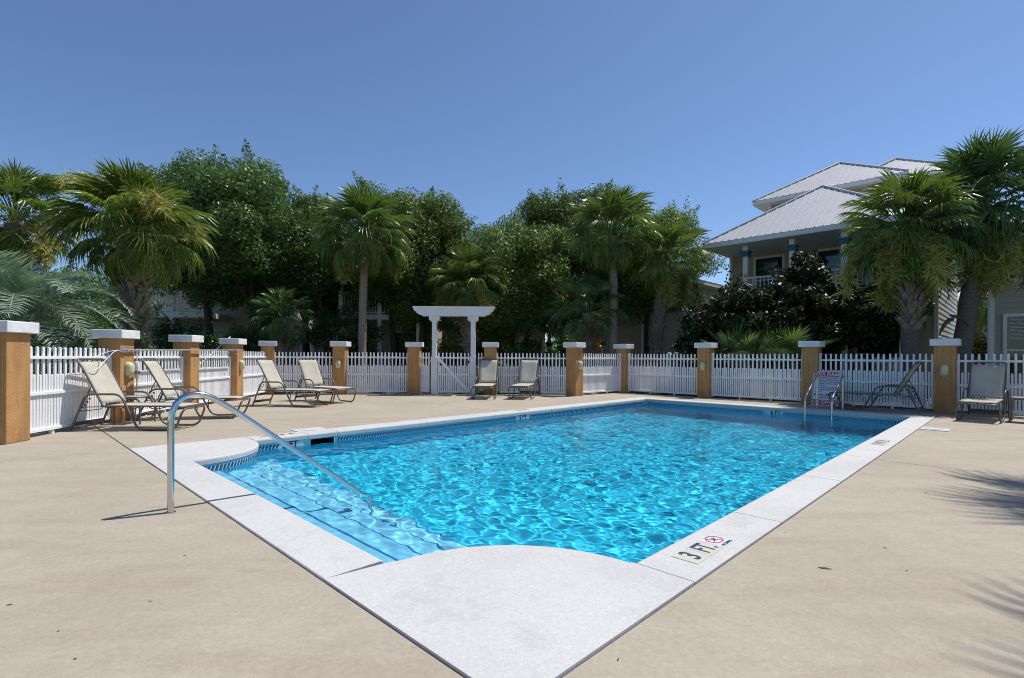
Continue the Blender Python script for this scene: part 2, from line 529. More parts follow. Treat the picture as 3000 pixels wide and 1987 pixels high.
# ground: one sheet to the horizon, open where the pool basin is
def ring_sheet(name, inner, outer, z, mat):
    n = len(inner)
    o = MB()
    o.add([(*p, z) for p in inner] + [(*p, z) for p in outer], [(i, (i + 1) % n, n + (i + 1) % n, n + i) for i in range(n)])
    return o.obj(name, mat)
inn = [P(CU0 + .1, CV0 + .1)[:2], P(CU1 - .1, CV0 + .1)[:2], P(CU1 - .1, CV1 - .1)[:2], P(CU0 + .1, CV1 - .1)[:2]]
ou = [P(-1500, -1500)[:2], P(1500, -1500)[:2], P(1500, 1500)[:2], P(-1500, 1500)[:2]]
g = ring_sheet('ground', inn, ou, -0.06, M['ground'])
tag(g, 'grass and sandy soil around the fenced pool deck', 'ground', kind='structure')

# deck: slabs divided by control joints
deck = thing('pool_deck', (0, 0, 0), 0, 'beige concrete pool deck divided by thin joints', 'deck')
deck['kind'] = 'structure'
def clip(poly, a, b, c):
    """keep a*x + b*y <= c"""
    out = []
    for i in range(len(poly)):
        p, q = poly[i], poly[(i + 1) % len(poly)]
        dp, dq = a * p[0] + b * p[1] - c, a * q[0] + b * q[1] - c
        if dp <= 0: out.append(p)
        if dp * dq < 0:
            t = dp / (dp - dq); out.append((p[0] + t * (q[0] - p[0]), p[1] + t * (q[1] - p[1])))
    return out
GAP = 0.006
def slab(u0, u1, v0, v1, extra=()):
    poly = [P(u0 + GAP, v0 + GAP)[:2], P(u1 - GAP, v0 + GAP)[:2], P(u1 - GAP, v1 - GAP)[:2], P(u0 + GAP, v1 - GAP)[:2]]
    poly = clip(poly, -1, -0.078, 6.9 - 0.078 * 7.0 + 0.30)      # left fence line
    poly = clip(poly, 0, 1, 16.32)                              # gate fence line
    poly = clip(poly, UX, UY, 15.25)
    for e in extra: poly = clip(poly, *e)
    if len(poly) < 3: return
    o = MB().prism(poly, -0.055, 0.0).obj('deck_slab', M['deck'], deck)
    bev(o, 0.005, 1)
slab(-10, CU0, CV0, CV1); slab(-10, CU0, -10, CV0)
slab(CU0, 7.38, -1.2, CV0); slab(7.38, CU1, -1.2, CV0); slab(CU1, 15.25, -1.9, CV0)
slab(CU1, 15.25, CV0, CV1); slab(CU0, 7.9, CV1, 24); slab(7.9, 15.25, CV1, 24); slab(-10, CU0, CV1, 24)
o = MB().prism([(1.95, 16.332), (P(15.25, 7.9)[0] - .63, 16.332), P(15.25, 9.7)[:2], (3.6, 17.72)], -0.055, 0.0).obj('deck_slab', M['deck'], deck)
bs = MB()
bs.add([(*p, -0.016) for p in [P(CU0 - .02, CV0 - .02)[:2], P(CU1 + .02, CV0 - .02)[:2], P(CU1 + .02, CV1 + .02)[:2], P(CU0 - .02, CV1 + .02)[:2]]] +
       [(*p, -0.016) for p in [P(-9.9, -1.1)[:2], P(15.2, -1.1)[:2], P(15.2, 9.6)[:2], P(-3.0, 13.0)[:2]]],
       [(0, 1, 5, 4), (1, 2, 6, 5), (2, 3, 7, 6), (3, 0, 4, 7)])
bs.obj('joint_bed', M['joint'], deck)

# pool: basin, walls, steps, coping, tiles
pool = thing('swimming_pool', P(0, 0, 0), TH, 'rectangular pool with rounded inward corners and white coping', 'pool')
pool['kind'] = 'structure'
def rec(o):
    o.cycles.is_caustics_receiver = True
    return o
wall_line = outline(0.025)
nW = len(wall_line)
def depth_at(u):
    t = min(max((u - 3.2) / (12.0 - 3.2), 0), 1)
    return -0.15 - (0.95 + 0.55 * t)
SK0, SK1, SKT, SKB = 3.44, 3.82, -0.078, -0.215             # skimmer mouth in the wall
wb = MB()
for i in range(nW):
    a, b = wall_line[i], wall_line[(i + 1) % nW]
    segs = [(a, b)]
    if abs(a[1] - b[1]) < 1e-6 and a[1] > 7 and abs(a[0] - b[0]) > 5:      # left wall: leave the skimmer mouth open
        v = a[1]; us = [a[0], SK1, SK0, b[0]]
        segs = [((us[0], v), (us[1], v)), ((us[2], v), (us[3], v))]
        wb.add([(SK1, v, -2.1), (SK0, v, -2.1), (SK0, v, SKB), (SK1, v, SKB)], [(0, 1, 2, 3)])
        wb.add([(SK1, v, SKT), (SK0, v, SKT), (SK0, v, -0.045), (SK1, v, -0.045)], [(0, 1, 2, 3)])
    for p, q in segs:
        wb.add([(*p, -2.1), (*q, -2.1), (*q, -0.045), (*p, -0.045)], [(0, 1, 2, 3)])
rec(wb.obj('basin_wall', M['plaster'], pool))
nu, nv = 48, 2
fb = []
us = np.linspace(1.4, 13.5, nu); vs_ = np.linspace(1.3, 7.9, nv)
verts = [(u, v, depth_at(u)) for u in us for v in vs_]
faces = [(i * nv + j, (i + 1) * nv + j, (i + 1) * nv + j + 1, i * nv + j + 1) for i in range(nu - 1) for j in range(nv - 1)]
rec(inst('basin_floor', np_mesh('basin_floor', verts, faces, M['plaster'], True), pool))
# entry steps across the front, each with a blue nosing line
for k in range(4):
    zt = -0.155 - 0.06 - 0.22 * k
    u0, u1 = 1.50, UI + 0.33 + 0.31 * k
    v0, v1 = 1.5, 7.75
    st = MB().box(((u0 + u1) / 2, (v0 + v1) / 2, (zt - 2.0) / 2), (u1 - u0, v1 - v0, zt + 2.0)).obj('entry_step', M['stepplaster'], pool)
    rec(bev(st, 0.02, 2))
    ln = MB().box((u1 - 0.022, (v0 + v1) / 2, zt + 0.002), (0.018 if k == 0 else 0.007, v1 - v0 - 0.2, 0.008)).obj('nosing_line', M['stepline'], pool)
    rec(ln)
# waterline tile band with UVs in metres
bl = outline(0.017)
bnd = MB(); uvs = []
dist = 0.0
for i in range(len(bl)):
    a, b = bl[i], bl[(i + 1) % len(bl)]
    L = math.dist(a, b)
    if abs(a[0] - b[0]) < 1e-6 and a[0] < 2:        # front side has the steps, no tile band
        dist += L; continue
    parts = [(0, 1, -0.245, -0.045)]
    if a[1] > 7.6 and b[1] > 7.6 and L > 5:
        t0, t1 = (a[0] - SK1) / L, (a[0] - SK0) / L
        parts = [(0, t0, -0.245, -0.045), (t1, 1, -0.245, -0.045), (t0, t1, -0.245, SKB), (t0, t1, SKT, -0.045)]
    for t0, t1, z0, z1 in parts:
        p = (a[0] + (b[0] - a[0]) * t0, a[1] + (b[1] - a[1]) * t0); q = (a[0] + (b[0] - a[0]) * t1, a[1] + (b[1] - a[1]) * t1)
        bnd.add([(*p, z0), (*q, z0), (*q, z1), (*p, z1)], [(0, 1, 2, 3)])
        uvs += [(dist + L * t0, z0 + .245), (dist + L * t1, z0 + .245), (dist + L * t1, z1 + .245), (dist + L * t0, z1 + .245)]
    dist += L
bo = bnd.obj('waterline_band', M['band'], pool)
ul = bo.data.uv_layers.new(name='UVMap')
for i, q in enumerate(uvs): ul.data[i].uv = q
rec(bo)
# trim tiles: a slanted dash pattern, one small object per tile
TW, THH = 0.150, 0.064
tm = MB().box((0, 0, 0), (TW - 0.003, 0.004, THH), 0)
for k in range(3):
    x = -TW / 2 + TW * (k + 0.5) / 3
    sl = 0.022; hw = 0.0165; hh = THH * 0.44
    tm.add([(x - hw - sl / 2, -0.0034, -hh), (x + hw - sl / 2, -0.0034, -hh), (x + hw + sl / 2, -0.0034, hh), (x - hw + sl / 2, -0.0034, hh)], [(0, 1, 2, 3)], 1)
trim_me = tm.mesh('trim_tile', [M['trimlight'], M['trimdark']])
def trim(u, v, facing):
    inst('trim_tile', trim_me, pool, (u, v, -0.121), (0, 0, facing))
TZ = 0.013
x = UI + RC + 0.12
left_marks = [(2.95, 3.32), (7.95, 8.35)]
while x < UO - 0.05:
    if not (SK0 - 0.10 < x < SK1 + 0.10) and not any(a < x < b for a, b in left_marks):
        trim(x, VF + TZ, 0.0)                      # faces -v
    x += TW
x = VN + 0.1
while x < VF - 0.05:
    if not 3.95 < x < 4.40:
        trim(UO + TZ, x, R(-90))                      # faces -u
    x += TW
for k in range(10):                                # left front arc, seen from the pool
    a = R(-6 - 8.6 * k)
    rr = RC - TZ
    trim(UI + rr * math.cos(a), VF + rr * math.sin(a), a + R(90))
# coping stones
def coping(poly, round_edges, zt=0.010, name='coping_stone'):
    me = MB().prism(poly, -0.065, zt).mesh(name, M['coping'])
    bm = bmesh.new(); bm.from_mesh(me)
    bm.verts.ensure_lookup_table()
    big, small = [], []
    for e in bm.edges:
        if all(v.co.z > zt - 1e-4 for v in e.verts):
            m = (e.verts[0].co + e.verts[1].co) / 2
            (big if round_edges(m.x, m.y) else small).append(e)
    if big: bmesh.ops.bevel(bm, geom=big, offset=0.028, segments=4, profile=0.5, affect='EDGES')
    bm.normal_update()
    bm.to_mesh(me); bm.free()
    for p in me.polygons: p.use_smooth = False
    o = bpy.data.objects.new(name, me)
    bev(o, 0.004, 1, 60)
    return link(o, pool)
J = 0.003
def inner(u, v):
    return UI - 0.02 < u < UO + .02 and VN - .02 < v < VF + .02 and not (u < UI + .02 and (v < VN + RC + .005 or v > VF - RC - .005) and abs(v - VN - RC) > 0.02 and abs(v - VF + RC) > .02)
def run(us, v0, v1, edge_v):
    for a, b in zip(us[:-1], us[1:]):
        coping([(a + J, v0), (b - J, v0), (b - J, v1), (a + J, v1)], lambda u, v: abs(v - edge_v) < 1e-3)
run([2.60 + .03, 4.04, 5.81, 7.40, 9.20, 10.95, 12.35, UO - 0.0], CV0, VN, VN)
run([UI + RC, 3.40], VF, CV1, VF); run([3.88, 5.6, 7.3, 9.1, 10.9, 12.4, UO], VF, CV1, VF)
coping([(3.40 + J, VF), (3.88 - J, VF), (3.88 - J, CV1 + 0.30), (3.40 + J, CV1 + 0.30)], lambda u, v: abs(v - VF) < 1e-3)
far = [CV0, VN, 3.1, 4.7, 6.3, VF, CV1]
coping([(UO, CV0), (CU1, CV0), (CU1, 3.1 - J), (UO, 3.1 - J)], lambda u, v: abs(u - UO) < 1e-3 and v > VN)
for a, b in ((3.1, 4.7), (4.7, 6.3)):
    coping([(UO, a + J), (CU1, a + J), (CU1, b - J), (UO, b - J)], lambda u, v: abs(u - UO) < 1e-3)
coping([(UO, 6.3 + J), (CU1, 6.3 + J), (CU1, CV1), (UO, CV1)], lambda u, v: abs(u - UO) < 1e-3 and v < VF)
for a, b in ((VN + RC + .05, 4.6), (4.6, VF - RC)):
    coping([(CU0, a + J), (UI, a + J), (UI, b - J), (CU0, b - J)], lambda u, v: abs(u - UI) < 1e-3)
na = 20
arcn = [(UI + RC * math.cos(R(90 - 90 * k / na)), VN + RC * math.sin(R(90 - 90 * k / na))) for k in range(na + 1)]
arcl = [(UI + RC * math.cos(R(-90 * k / na)), VF + RC * math.sin(R(-90 * k / na))) for k in range(na + 1)]
onarc = lambda cu, cv: (lambda u, v: abs(math.hypot(u - cu, v - cv) - RC) < 0.004)
coping([(CU0, CV0), (2.63 - J, CV0), (UI + RC - J, VN)] + arcn[::-1][0:] + [(CU0, VN + RC + 0.05 - J)], onarc(UI, VN))
coping([(CU0, VF - RC + J)] + arcl[::-1] + [(UI + RC - J, CV1), (CU0, CV1)], onarc(UI, VF))
# blue line where the top step meets the front coping
MB().box((UI + 0.012, (VN + VF) / 2, -0.105), (0.006, VF - VN - 2 * RC, 0.05)).obj('edge_line', M['stepline'], pool)
# skimmer mouth
sk = MB()
vv = VF + 0.025
sk.add([(SK0, vv, SKB), (SK1, vv, SKB), (SK1, vv, SKT), (SK0, vv, SKT), (SK0, vv + .35, SKB), (SK1, vv + .35, SKB), (SK1, vv + .35, SKT), (SK0, vv + .35, SKT)],
       [(0, 4, 5, 1), (3, 2, 6, 7), (0, 3, 7, 4), (1, 5, 6, 2), (4, 7, 6, 5)])
sk.obj('skimmer_mouth', M['dark'], pool)
for uu in (SK0 - 0.006, SK1 + 0.006):
    MB().box((uu, VF + 0.012, (SKT + SKB) / 2), (0.008, 0.012, SKT - SKB)).obj('skimmer_frame', M['whiteplastic'], pool)
# depth lettering on the tile band
def band_text(s, u, v, rz, size):
    me = text_mesh(s, size, M['black'], bold=0.004)
    bk = MB().box((0, 0.0, 0), (0.40 if len(s) > 3 else 0.34, 0.004, 0.105)).mesh('marker_plate', M['whitetile'])
    p = inst('marker_plate', bk, pool, (u, v, -0.121), (0, 0, rz))
    inst('marker_lettering', me, p, (0, -0.004, 0.006), (R(90), 0, 0))
band_text('3 FT', 3.135, VF + 0.012, 0.0, 0.125)
band_text('5 FT', 8.15, VF + 0.012, 0.0, 0.125)
band_text('6 FT', UO + 0.012, 4.175, R(-90), 0.125)

# water: real ripples, closed body that reaches into the walls
WAVE = 0.0049
def wave_h(u, v):
    rng = np.random.default_rng(5)
    h = np.zeros_like(u)
    for k in range(70):
        lam = 0.075 * (5.5 ** rng.random())
        ang = rng.normal(0.6, 1.0)
        a = WAVE * (lam / 0.25) ** 0.45 * lam / (2 * math.pi)
        kx, ky = math.cos(ang) * 2 * math.pi / lam, math.sin(ang) * 2 * math.pi / lam
        h += a * 2.1 * np.sin(kx * u + ky * v + rng.random() * 6.28 + 0.8 * np.sin(0.9 * u + 1.3 * v + k))
    return h
du = 0.0138
uu = np.arange(1.45, 13.46, du); vv_ = np.arange(1.40, 7.87, du)
A, B = np.meshgrid(uu, vv_, indexing='ij')
Hh = WZ + wave_h(A, B)
nu, nv = A.shape
top = np.stack([A.ravel(), B.ravel(), Hh.ravel()], 1)
idx = np.arange(nu * nv).reshape(nu, nv)
q = np.stack([idx[:-1, :-1].ravel(), idx[1:, :-1].ravel(), idx[1:, 1:].ravel(), idx[:-1, 1:].ravel()], 1)
bot = top.copy(); bot[:, 2] = -2.4
border = np.concatenate([idx[:-1, 0], idx[-1, :-1], idx[::-1, -1][:-1], idx[0, ::-1][:-1]])
bm_v = bot[border]
nb = len(border); o0 = len(top)
side = np.stack([border, np.arange(nb) + o0, (np.arange(nb) + 1) % nb + o0, np.roll(border, -1)], 1)
corners = [0, nu - 1, nu - 1 + nv - 1, 2 * (nu - 1) + nv - 1]
allv = np.concatenate([top, bm_v])
fq = np.concatenate([q, side, np.array([[o0 + corners[3], o0 + corners[2], o0 + corners[1], o0 + corners[0]]])])
wme = np_mesh('pool_water', allv, fq, M['water'], True)
wat = inst('pool_water', wme, None, (0, 0, 0), (0, 0, TH))
wat.cycles.is_caustics_caster = True
tag(wat, 'clear blue rippled water filling the pool', 'water', kind='structure')

# ================================================================== FENCE
PIL_H, CAP_H, PIL_W = 1.64, 0.155, 0.38
col_me = MB().box((0, 0, (PIL_H - CAP_H) / 2), (PIL_W, PIL_W, PIL_H - CAP_H)).mesh('column', M['stucco'])
cap_me = MB().box((0, 0, PIL_H - CAP_H / 2 + 0.002), (PIL_W + 0.13, PIL_W + 0.13, CAP_H)).mesh('cap', M['cap'])
lamp_b = MB(); lamp_l = MB()
def stadium(w, h, n=8):
    r = w / 2
    return [(r * math.cos(a), (h / 2 - r) + r * math.sin(a)) for a in [math.pi * k / n for k in range(n + 1)]] + \
           [(r * math.cos(a), -(h / 2 - r) + r * math.sin(a)) for a in [math.pi + math.pi * k / n for k in range(n + 1)]]
def loft(mb, rings):
    n = len(rings[0])
    vs = [p for rg in rings for p in rg]
    fs = [(i * n + k, i * n + (k + 1) % n, (i + 1) * n + (k + 1) % n, (i + 1) * n + k) for i in range(len(rings) - 1) for k in range(n)]
    mb.add(vs, fs, 0, True)
    mb.add(rings[-1], [tuple(range(n))], 0, True)
st_ = stadium(1, 1.75)
loft(lamp_b, [[(x * .165, -y0, z * .165) for x, z in st_] for y0 in (0, 0.02)])
loft(lamp_l, [[(x * w_, -y0, z * w_) for x, z in st_] for w_, y0 in ((.15, .018), (.148, .045), (.135, .075), (.105, .098), (.06, .108))])
lampb_me, lampl_me = lamp_b.mesh('lamp_base', M['lampbase']), lamp_l.mesh('lamp_lens', M['lens'])
def pillar(x, y, rz, label, lamp=None, lamp_label=None):
    t = thing('fence_pillar', (x, y, 0), rz, label, 'pillar', 'pillars of the pool fence')
    c = inst('column', col_me, t); bev(c, 0.012, 2)
    k = inst('cap', cap_me, t); bev(k, 0.012, 2)
    if lamp is not None:
        a = rz + lamp
        n = Vector((math.sin(a), -math.cos(a), 0))
        l = thing('wall_lamp', Vector((x, y, 0.94)) + n * (PIL_W / 2 + 0.001), a, lamp_label, 'lamp', 'oval lamps on the fence pillars')
        inst('lamp_base', lampb_me, l); inst('lamp_lens', lampl_me, l)
    return t
QL = 0.078
p9, p10, p11, p12 = P(15.2, 9.62), P(15.2, 6.75), P(15.2, 3.90), P(15.02, 1.18)
PIL = [
 (-6.90, 7.00, QL, 'rough orange stucco pillar beside the blue-green feather palm, at the end of the fence', None, None),
 (-7.14, 9.30, QL, 'orange stucco pillar behind the two loungers with the side table, skimmer net end hung on it', R(90), 'oval yellowed lamp behind the loungers with the side table, next to the white float'),
 (-7.33, 11.60, QL, 'orange stucco pillar without a lamp, the skimmer pole passing across its middle', None, None),
 (-7.47, 13.80, QL, 'orange stucco pillar holding the plain end of the long skimmer pole', R(90), 'oval yellowed lamp on the pillar at the plain end of the skimmer pole'),
 (-7.60, 16.05, R(22), 'orange stucco corner pillar where the skimmer-pole fence meets the gate fence', None, None),
 (-5.37, 16.15, 0, 'orange stucco pillar with a lamp on its front, behind the pair of angled loungers', 0.0, 'oval lamp facing the pool, on the pillar behind the angled lounger pair'),
 (-3.08, 16.30, 0, 'orange stucco pillar without a lamp between slender palm trunk and arbor post', None, None),
 (-0.675, 16.22, 0, 'orange stucco pillar rising behind the lounger next to the gate', None, None),
 (1.93, 15.92, TH - R(90), 'orange stucco corner pillar with a lamp beside the pair of loungers facing the pool', R(90), 'oval lamp on the corner pillar beside the pair of loungers facing the pool'),
 (p9.x, p9.y, TH - R(90), 'orange stucco pillar in the inner fence corner, flanked by white end posts', None, None),
 (p10.x, p10.y, TH - R(90), 'orange stucco pillar with a lamp behind the deep end, beside the spiky palm clump', 0.0, 'oval lamp behind the deep end of the pool, beside the spiky palm clump'),
 (p11.x, p11.y, TH - R(90), 'orange stucco pillar standing next to the pool rules sign', None, None),
 (p12.x, p12.y, TH - R(90), 'orange stucco pillar with a lamp between the shaded lounger and the corner-facing one', 0.0, 'oval weathered lamp between the shaded lounger and the one facing the pool corner'),
]
for a in PIL: pillar(*a)

pk_t = MB(); pk_s = MB()
def picket(mb, h, w_=0.040, d=0.022, z0=0.06):
    x, y = w_ / 2, d / 2
    mb.add([(-x, -y, z0), (x, -y, z0), (x, y, z0), (-x, y, z0), (-x, -y, h), (x, -y, h), (x, y, h), (-x, y, h),
            (-x * .45, -y * .45, h + .018), (x * .45, -y * .45, h + .018), (x * .45, y * .45, h + .018), (-x * .45, y * .45, h + .018)],
           [(3, 2, 1, 0), (0, 1, 5, 4), (1, 2, 6, 5), (2, 3, 7, 6), (3, 0, 4, 7), (4, 5, 9, 8), (5, 6, 10, 9), (6, 7, 11, 10), (7, 4, 8, 11), (8, 9, 10, 11)])
picket(pk_t, 1.295); picket(pk_s, 0.885)
tall_me, short_me = pk_t.mesh('tall_picket', M['vinyl']), pk_s.mesh('short_picket', M['vinyl'])
rail_me = {}
def bar(name, parent, x0, x1, z, hh, d, y=0.0, mat='vinyl'):
    o = MB().box(((x0 + x1) / 2, y, z), (x1 - x0, d, hh)).obj(name, M[mat], parent)
    return bev(o, 0.004, 1)
def panel(a, b, label, name='fence_panel', ends=(1, 1), inset=PIL_W / 2, cat='fence', group='picket fence panels', feet=True):
    a, b = Vector(a[:2]), Vector(b[:2])
    d = b - a
    L = d.length
    ang = math.atan2(d.y, d.x)
    t = thing(name, (a.x, a.y, 0), ang, label, cat, group)
    x0, x1 = inset + 0.012, L - inset - 0.012
    n = max(2, round((x1 - x0 - 0.06) / 0.112))
    st = (x1 - x0 - 0.05) / n
    for k in range(n + 1):
        inst('tall_picket', tall_me, t, (x0 + 0.025 + st * k + random.uniform(-.002, .002), 0, random.uniform(-.006, .005)), (0, R(random.uniform(-.35, .35)), 0))
    for k in range(n):
        inst('short_picket', short_me, t, (x0 + 0.025 + st * (k + .5) + random.uniform(-.002, .002), 0, random.uniform(-.006, .005)), (0, R(random.uniform(-.35, .35)), 0))
    bar('top_rail', t, x0, x1, 1.15, 0.045, 0.085)
    bar('middle_rail', t, x0, x1, 0.62, 0.045, 0.085)
    bar('bottom_rail', t, x0, x1, 0.085, 0.05, 0.085)
    for e, xx in zip(ends, (x0 + 0.012, x1 - 0.012)):
        if e: bar('end_post', t, xx - 0.022, xx + 0.022, 0.63 if e == 1 else 0.68, 1.10 if e == 1 else 1.30, 0.092)
    if feet:
        for q in (0.33, 0.67):
            MB().box((x0 + (x1 - x0) * q, 0, 0.03), (0.04, 0.05, 0.06)).obj('foot', M['vinyl'], t)
    return t
pp = [(a[0], a[1]) for a in PIL]
panel(pp[1], pp[0], 'white picket fence panel beside the feather palm, behind the lounger closest to that palm')
panel(pp[2], pp[1], 'white picket fence panel behind the lounger with the side table, white float hanging before it')
panel(pp[3], pp[2], 'white picket fence panel crossed by the skimmer pole, no furniture before it')
panel(pp[4], pp[3], 'white picket fence panel running into the corner pillar, beyond the skimmer pole')
panel(pp[4], pp[5], 'white picket fence panel behind the pair of angled loungers')
panel(pp[5], pp[6], 'white picket fence panel in front of the slender tan palm trunk')
panel(pp[7], pp[8], 'white picket fence panel behind the two loungers facing the pool')
panel(pp[8], pp[9], 'white picket fence panel turning back into the inner corner', ends=(1, 2))
panel(pp[9], pp[10], 'white picket fence panel with solar garden lights showing above it', ends=(2, 1))
panel(pp[10], pp[11], 'white picket fence panel in front of the spiky palm clump', ends=(2, 1))
panel(pp[11], pp[12], 'white picket fence panel behind the shaded lounger and the rules sign', ends=(2, 1))
p13 = P(15.05, -1.65)
panel(pp[12], p13, 'white picket fence panel behind the lounger that faces the pool corner')
pillar(p13.x, p13.y, TH - R(90), 'orange stucco pillar at the far end of the panel behind the corner-facing lounger')

# arbor and gate
AL, AR_ = -2.44, -1.225
ay = 16.22
ar = thing('garden_arbor', ((AL + AR_) / 2, ay, 0), 0, 'white wooden arbor with scrolled crossbeam over the pool gate', 'arbor')
hw = (AR_ - AL) / 2
for s in (-1, 1):
    bev(MB().box((s * hw, 0, 1.24), (0.145, 0.145, 2.48)).obj('post', M['arbor'], ar), 0.008, 1)
    bev(MB().box((s * hw, 0, 0.60), (0.19, 0.19, 1.20)).obj('post_sleeve', M['arbor'], ar), 0.006, 1)
    for e in (-1, 1):
        pr = [(0, 0), (0.09, 0), (0.09, .11), (0.05, .135), (0.02, .17), (0, .17)]
        b_ = MB()
        x0 = s * hw + e * 0.0745
        b_.add([(x0 + e * a, -0.11, 2.455 - z) for a, z in pr] + [(x0 + e * a, 0.11, 2.455 - z) for a, z in pr],
               [tuple(range(6)), tuple(range(11, 5, -1))] + [(k, k + 6, (k + 1) % 6 + 6, (k + 1) % 6) for k in range(6)])
        b_.obj('bracket', M['arbor'], ar)
for yy in (-0.115, 0.115):
    prof = [(-1.25, 2.72), (1.25, 2.72), (1.25, 2.66), (1.22, 2.62), (1.17, 2.60), (1.15, 2.55), (1.10, 2.515), (1.03, 2.50), (0.98, 2.462),
            (-0.98, 2.462), (-1.03, 2.50), (-1.10, 2.515), (-1.15, 2.55), (-1.17, 2.60), (-1.22, 2.62), (-1.25, 2.66)]
    n = len(prof)
    b_ = MB()
    b_.add([(x, yy - .03, z) for x, z in prof] + [(x, yy + .03, z) for x, z in prof],
           [tuple(range(n)), tuple(range(2 * n - 1, n - 1, -1))] + [(k, k + n, (k + 1) % n + n, (k + 1) % n) for k in range(n)])
    b_.obj('crossbeam', M['arbor'], ar)
bev(MB().box((0, 0, 2.735), (2.56, 0.32, 0.03)).obj('beam_cap', M['arbor'], ar), 0.006, 1)
panel(pp[6], (AL, ay), 'narrow white picket filler panel on the hinge side of the gate', inset=0.14, ends=(0, 0), feet=False)
panel((AR_, ay), pp[7], 'narrow white picket filler panel on the latch side of the gate', inset=0.14, ends=(0, 0), feet=False)
gt = panel((AL, ay), (AR_, ay), 'white picket gate with a diagonal brace under the arbor', name='picket_gate', inset=0.105, ends=(1, 1), cat='gate', group=None, feet=False)
L = AR_ - AL
dv = Vector((L - 0.30, 0, -0.98))
MB().box((L / 2, -0.05, 0.62), (dv.length, 0.022, 0.085), 0, Matrix.Rotation(-math.atan2(dv.z, dv.x), 3, 'Y')).obj('diagonal_brace', M['vinyl'], gt)
MB().box((L - 0.14, -0.06, 1.02), (0.05, 0.03, 0.09)).obj('latch', M['black'], gt)

# ================================================================== FURNITURE
def lounger_parts():
    r = 0.017
    W2 = 0.31
    parts = {}
    for s, key in ((-1, 'right'), (1, 'left')):
        y = s * W2
        pts = fillet([(-0.47, y, 0.0), (-0.24, y, 0.575), (0.30, y, 0.575), (0.58, y, 0.018), (1.16, y, 0.018), (1.28, y, 0.345), (1.28, s * 0.02, 0.345)], 0.11, 6)
        parts['side_' + key] = MB().tube(pts, r, 8).mesh('side_frame', M['bronze'])
    parts['rear_brace'] = MB().box((-0.428, 0, 0.105), (0.012, 2 * W2 - .02, 0.06), 0, Matrix.Rotation(R(22), 3, 'Y')).mesh('rear_brace', M['bronze'])
    sf = MB()
    W3 = 0.275
    sf.tube(fillet([(-0.02, -W3, 0.385), (1.12, -W3, 0.385), (1.25, -W3, 0.37), (1.25, W3, 0.37), (1.12, W3, 0.385), (-0.02, W3, 0.385)], 0.05, 4), 0.0145, 8)
    for xx in (0.30, 0.72):
        sf.tube(fillet([(xx, -W3, .38), (xx, -W3 * .7, 0.335), (xx, 0, 0.322), (xx, W3 * .7, 0.335), (xx, W3, .38)], 0.06, 3), 0.009, 6)
    sf.tube([(0.52, -W2, 0.16 + .02), (0.52, -W3, .385)], 0.008, 6); sf.tube([(0.52, W2, 0.18), (0.52, W3, .385)], 0.008, 6)
    parts['seat_frame'] = sf.mesh('seat_frame', M['bronze'])
    rk = MB()
    for s in (-1, 1):
        y = s * (W3 - .02)
        rk.tube(fillet([(0.0, y, 0.375), (-0.33, y, 0.365), (-0.38, y, 0.33), (-0.35, y, 0.30), (-0.05, y, 0.335), (0.0, y, 0.375)], 0.03, 3), 0.008, 6)
        rk.tube([(-0.19, y, 0.71), (-0.35, y, 0.36)], 0.009, 6)
        for q in range(3):
            rk.box((-0.26 + .035 * q - .03, y, 0.50 - .05 * (2 - q)), (0.03, 0.006, 0.03))
    parts['recline_bracket'] = rk.mesh('recline_bracket', M['bronze'])
    ca, sa = math.cos(R(118)), math.sin(R(118))
    def bk(t, y, lift=0.0, fwd=0.0):
        bend = -0.10 * max(0, t - 0.62) ** 1.5
        return Vector((t * ca + fwd * sa + bend * 2.2, y, 0.395 + t * sa - fwd * ca + lift + bend * .3))
    bf = MB().tube(fillet([bk(0, -W3), bk(.3, -W3), bk(0.66, -W3), bk(.83, -W3), bk(.83, W3), bk(.66, W3), bk(.3, W3), bk(0, W3)], 0.055, 5), 0.0155, 8)
    parts['back_frame'] = bf.mesh('back_frame', M['bronze'])
    sl = MB(); n = 10; m = 6
    vs, fs = [], []
    for i in range(n + 1):
        t = 0.035 + 0.745 * i / n
        for j in range(m + 1):
            y = -W3 + 0.006 + (2 * W3 - 0.012) * j / m
            sag = -0.022 * math.sin(math.pi * j / m) * math.sin(math.pi * i / n)
            vs.append(bk(t, y, 0, sag + .003))
    fs = [(i * (m + 1) + j, i * (m + 1) + j + 1, (i + 1) * (m + 1) + j + 1, (i + 1) * (m + 1) + j) for i in range(n) for j in range(m)]
    sl.add(vs, fs, 0, True)
    parts['back_sling'] = sl.mesh('back_sling', M['sling'])
    s2 = MB(); vs = []
    for i in range(n + 1):
        x = 0.03 + 1.17 * i / n
        for j in range(m + 1):
            y = -W3 + 0.006 + (2 * W3 - 0.012) * j / m
            vs.append((x, y, 0.392 - 0.018 * math.sin(math.pi * j / m) * math.sin(math.pi * i / n) - (0.012 if i == n else 0)))
    s2.add(vs, fs, 0, True)
    parts['seat_sling'] = s2.mesh('seat_sling', M['sling'])
    return parts
LP = lounger_parts()
def lounger(x, y, deg, label):
    t = thing('sun_lounger', (x, y, 0), R(deg), label, 'lounger', 'sling loungers around the pool')
    for k in ('side_left', 'side_right'): inst('side_frame', LP[k], t)
    for k in ('rear_brace', 'seat_frame', 'recline_bracket', 'back_frame'): inst(k, LP[k], t)
    for k in ('back_sling', 'seat_sling'):
        o = inst(k, LP[k], t)
        m = o.modifiers.new('thickness', 'SOLIDIFY'); m.thickness = 0.003
    return t
lounger(-6.47, 8.42, 1, 'beige sling lounger nearest the feather palm, side table beside its back')
lounger(-6.42, 9.76, 13, 'beige sling lounger between the side table and the fence panel with the hanging float')
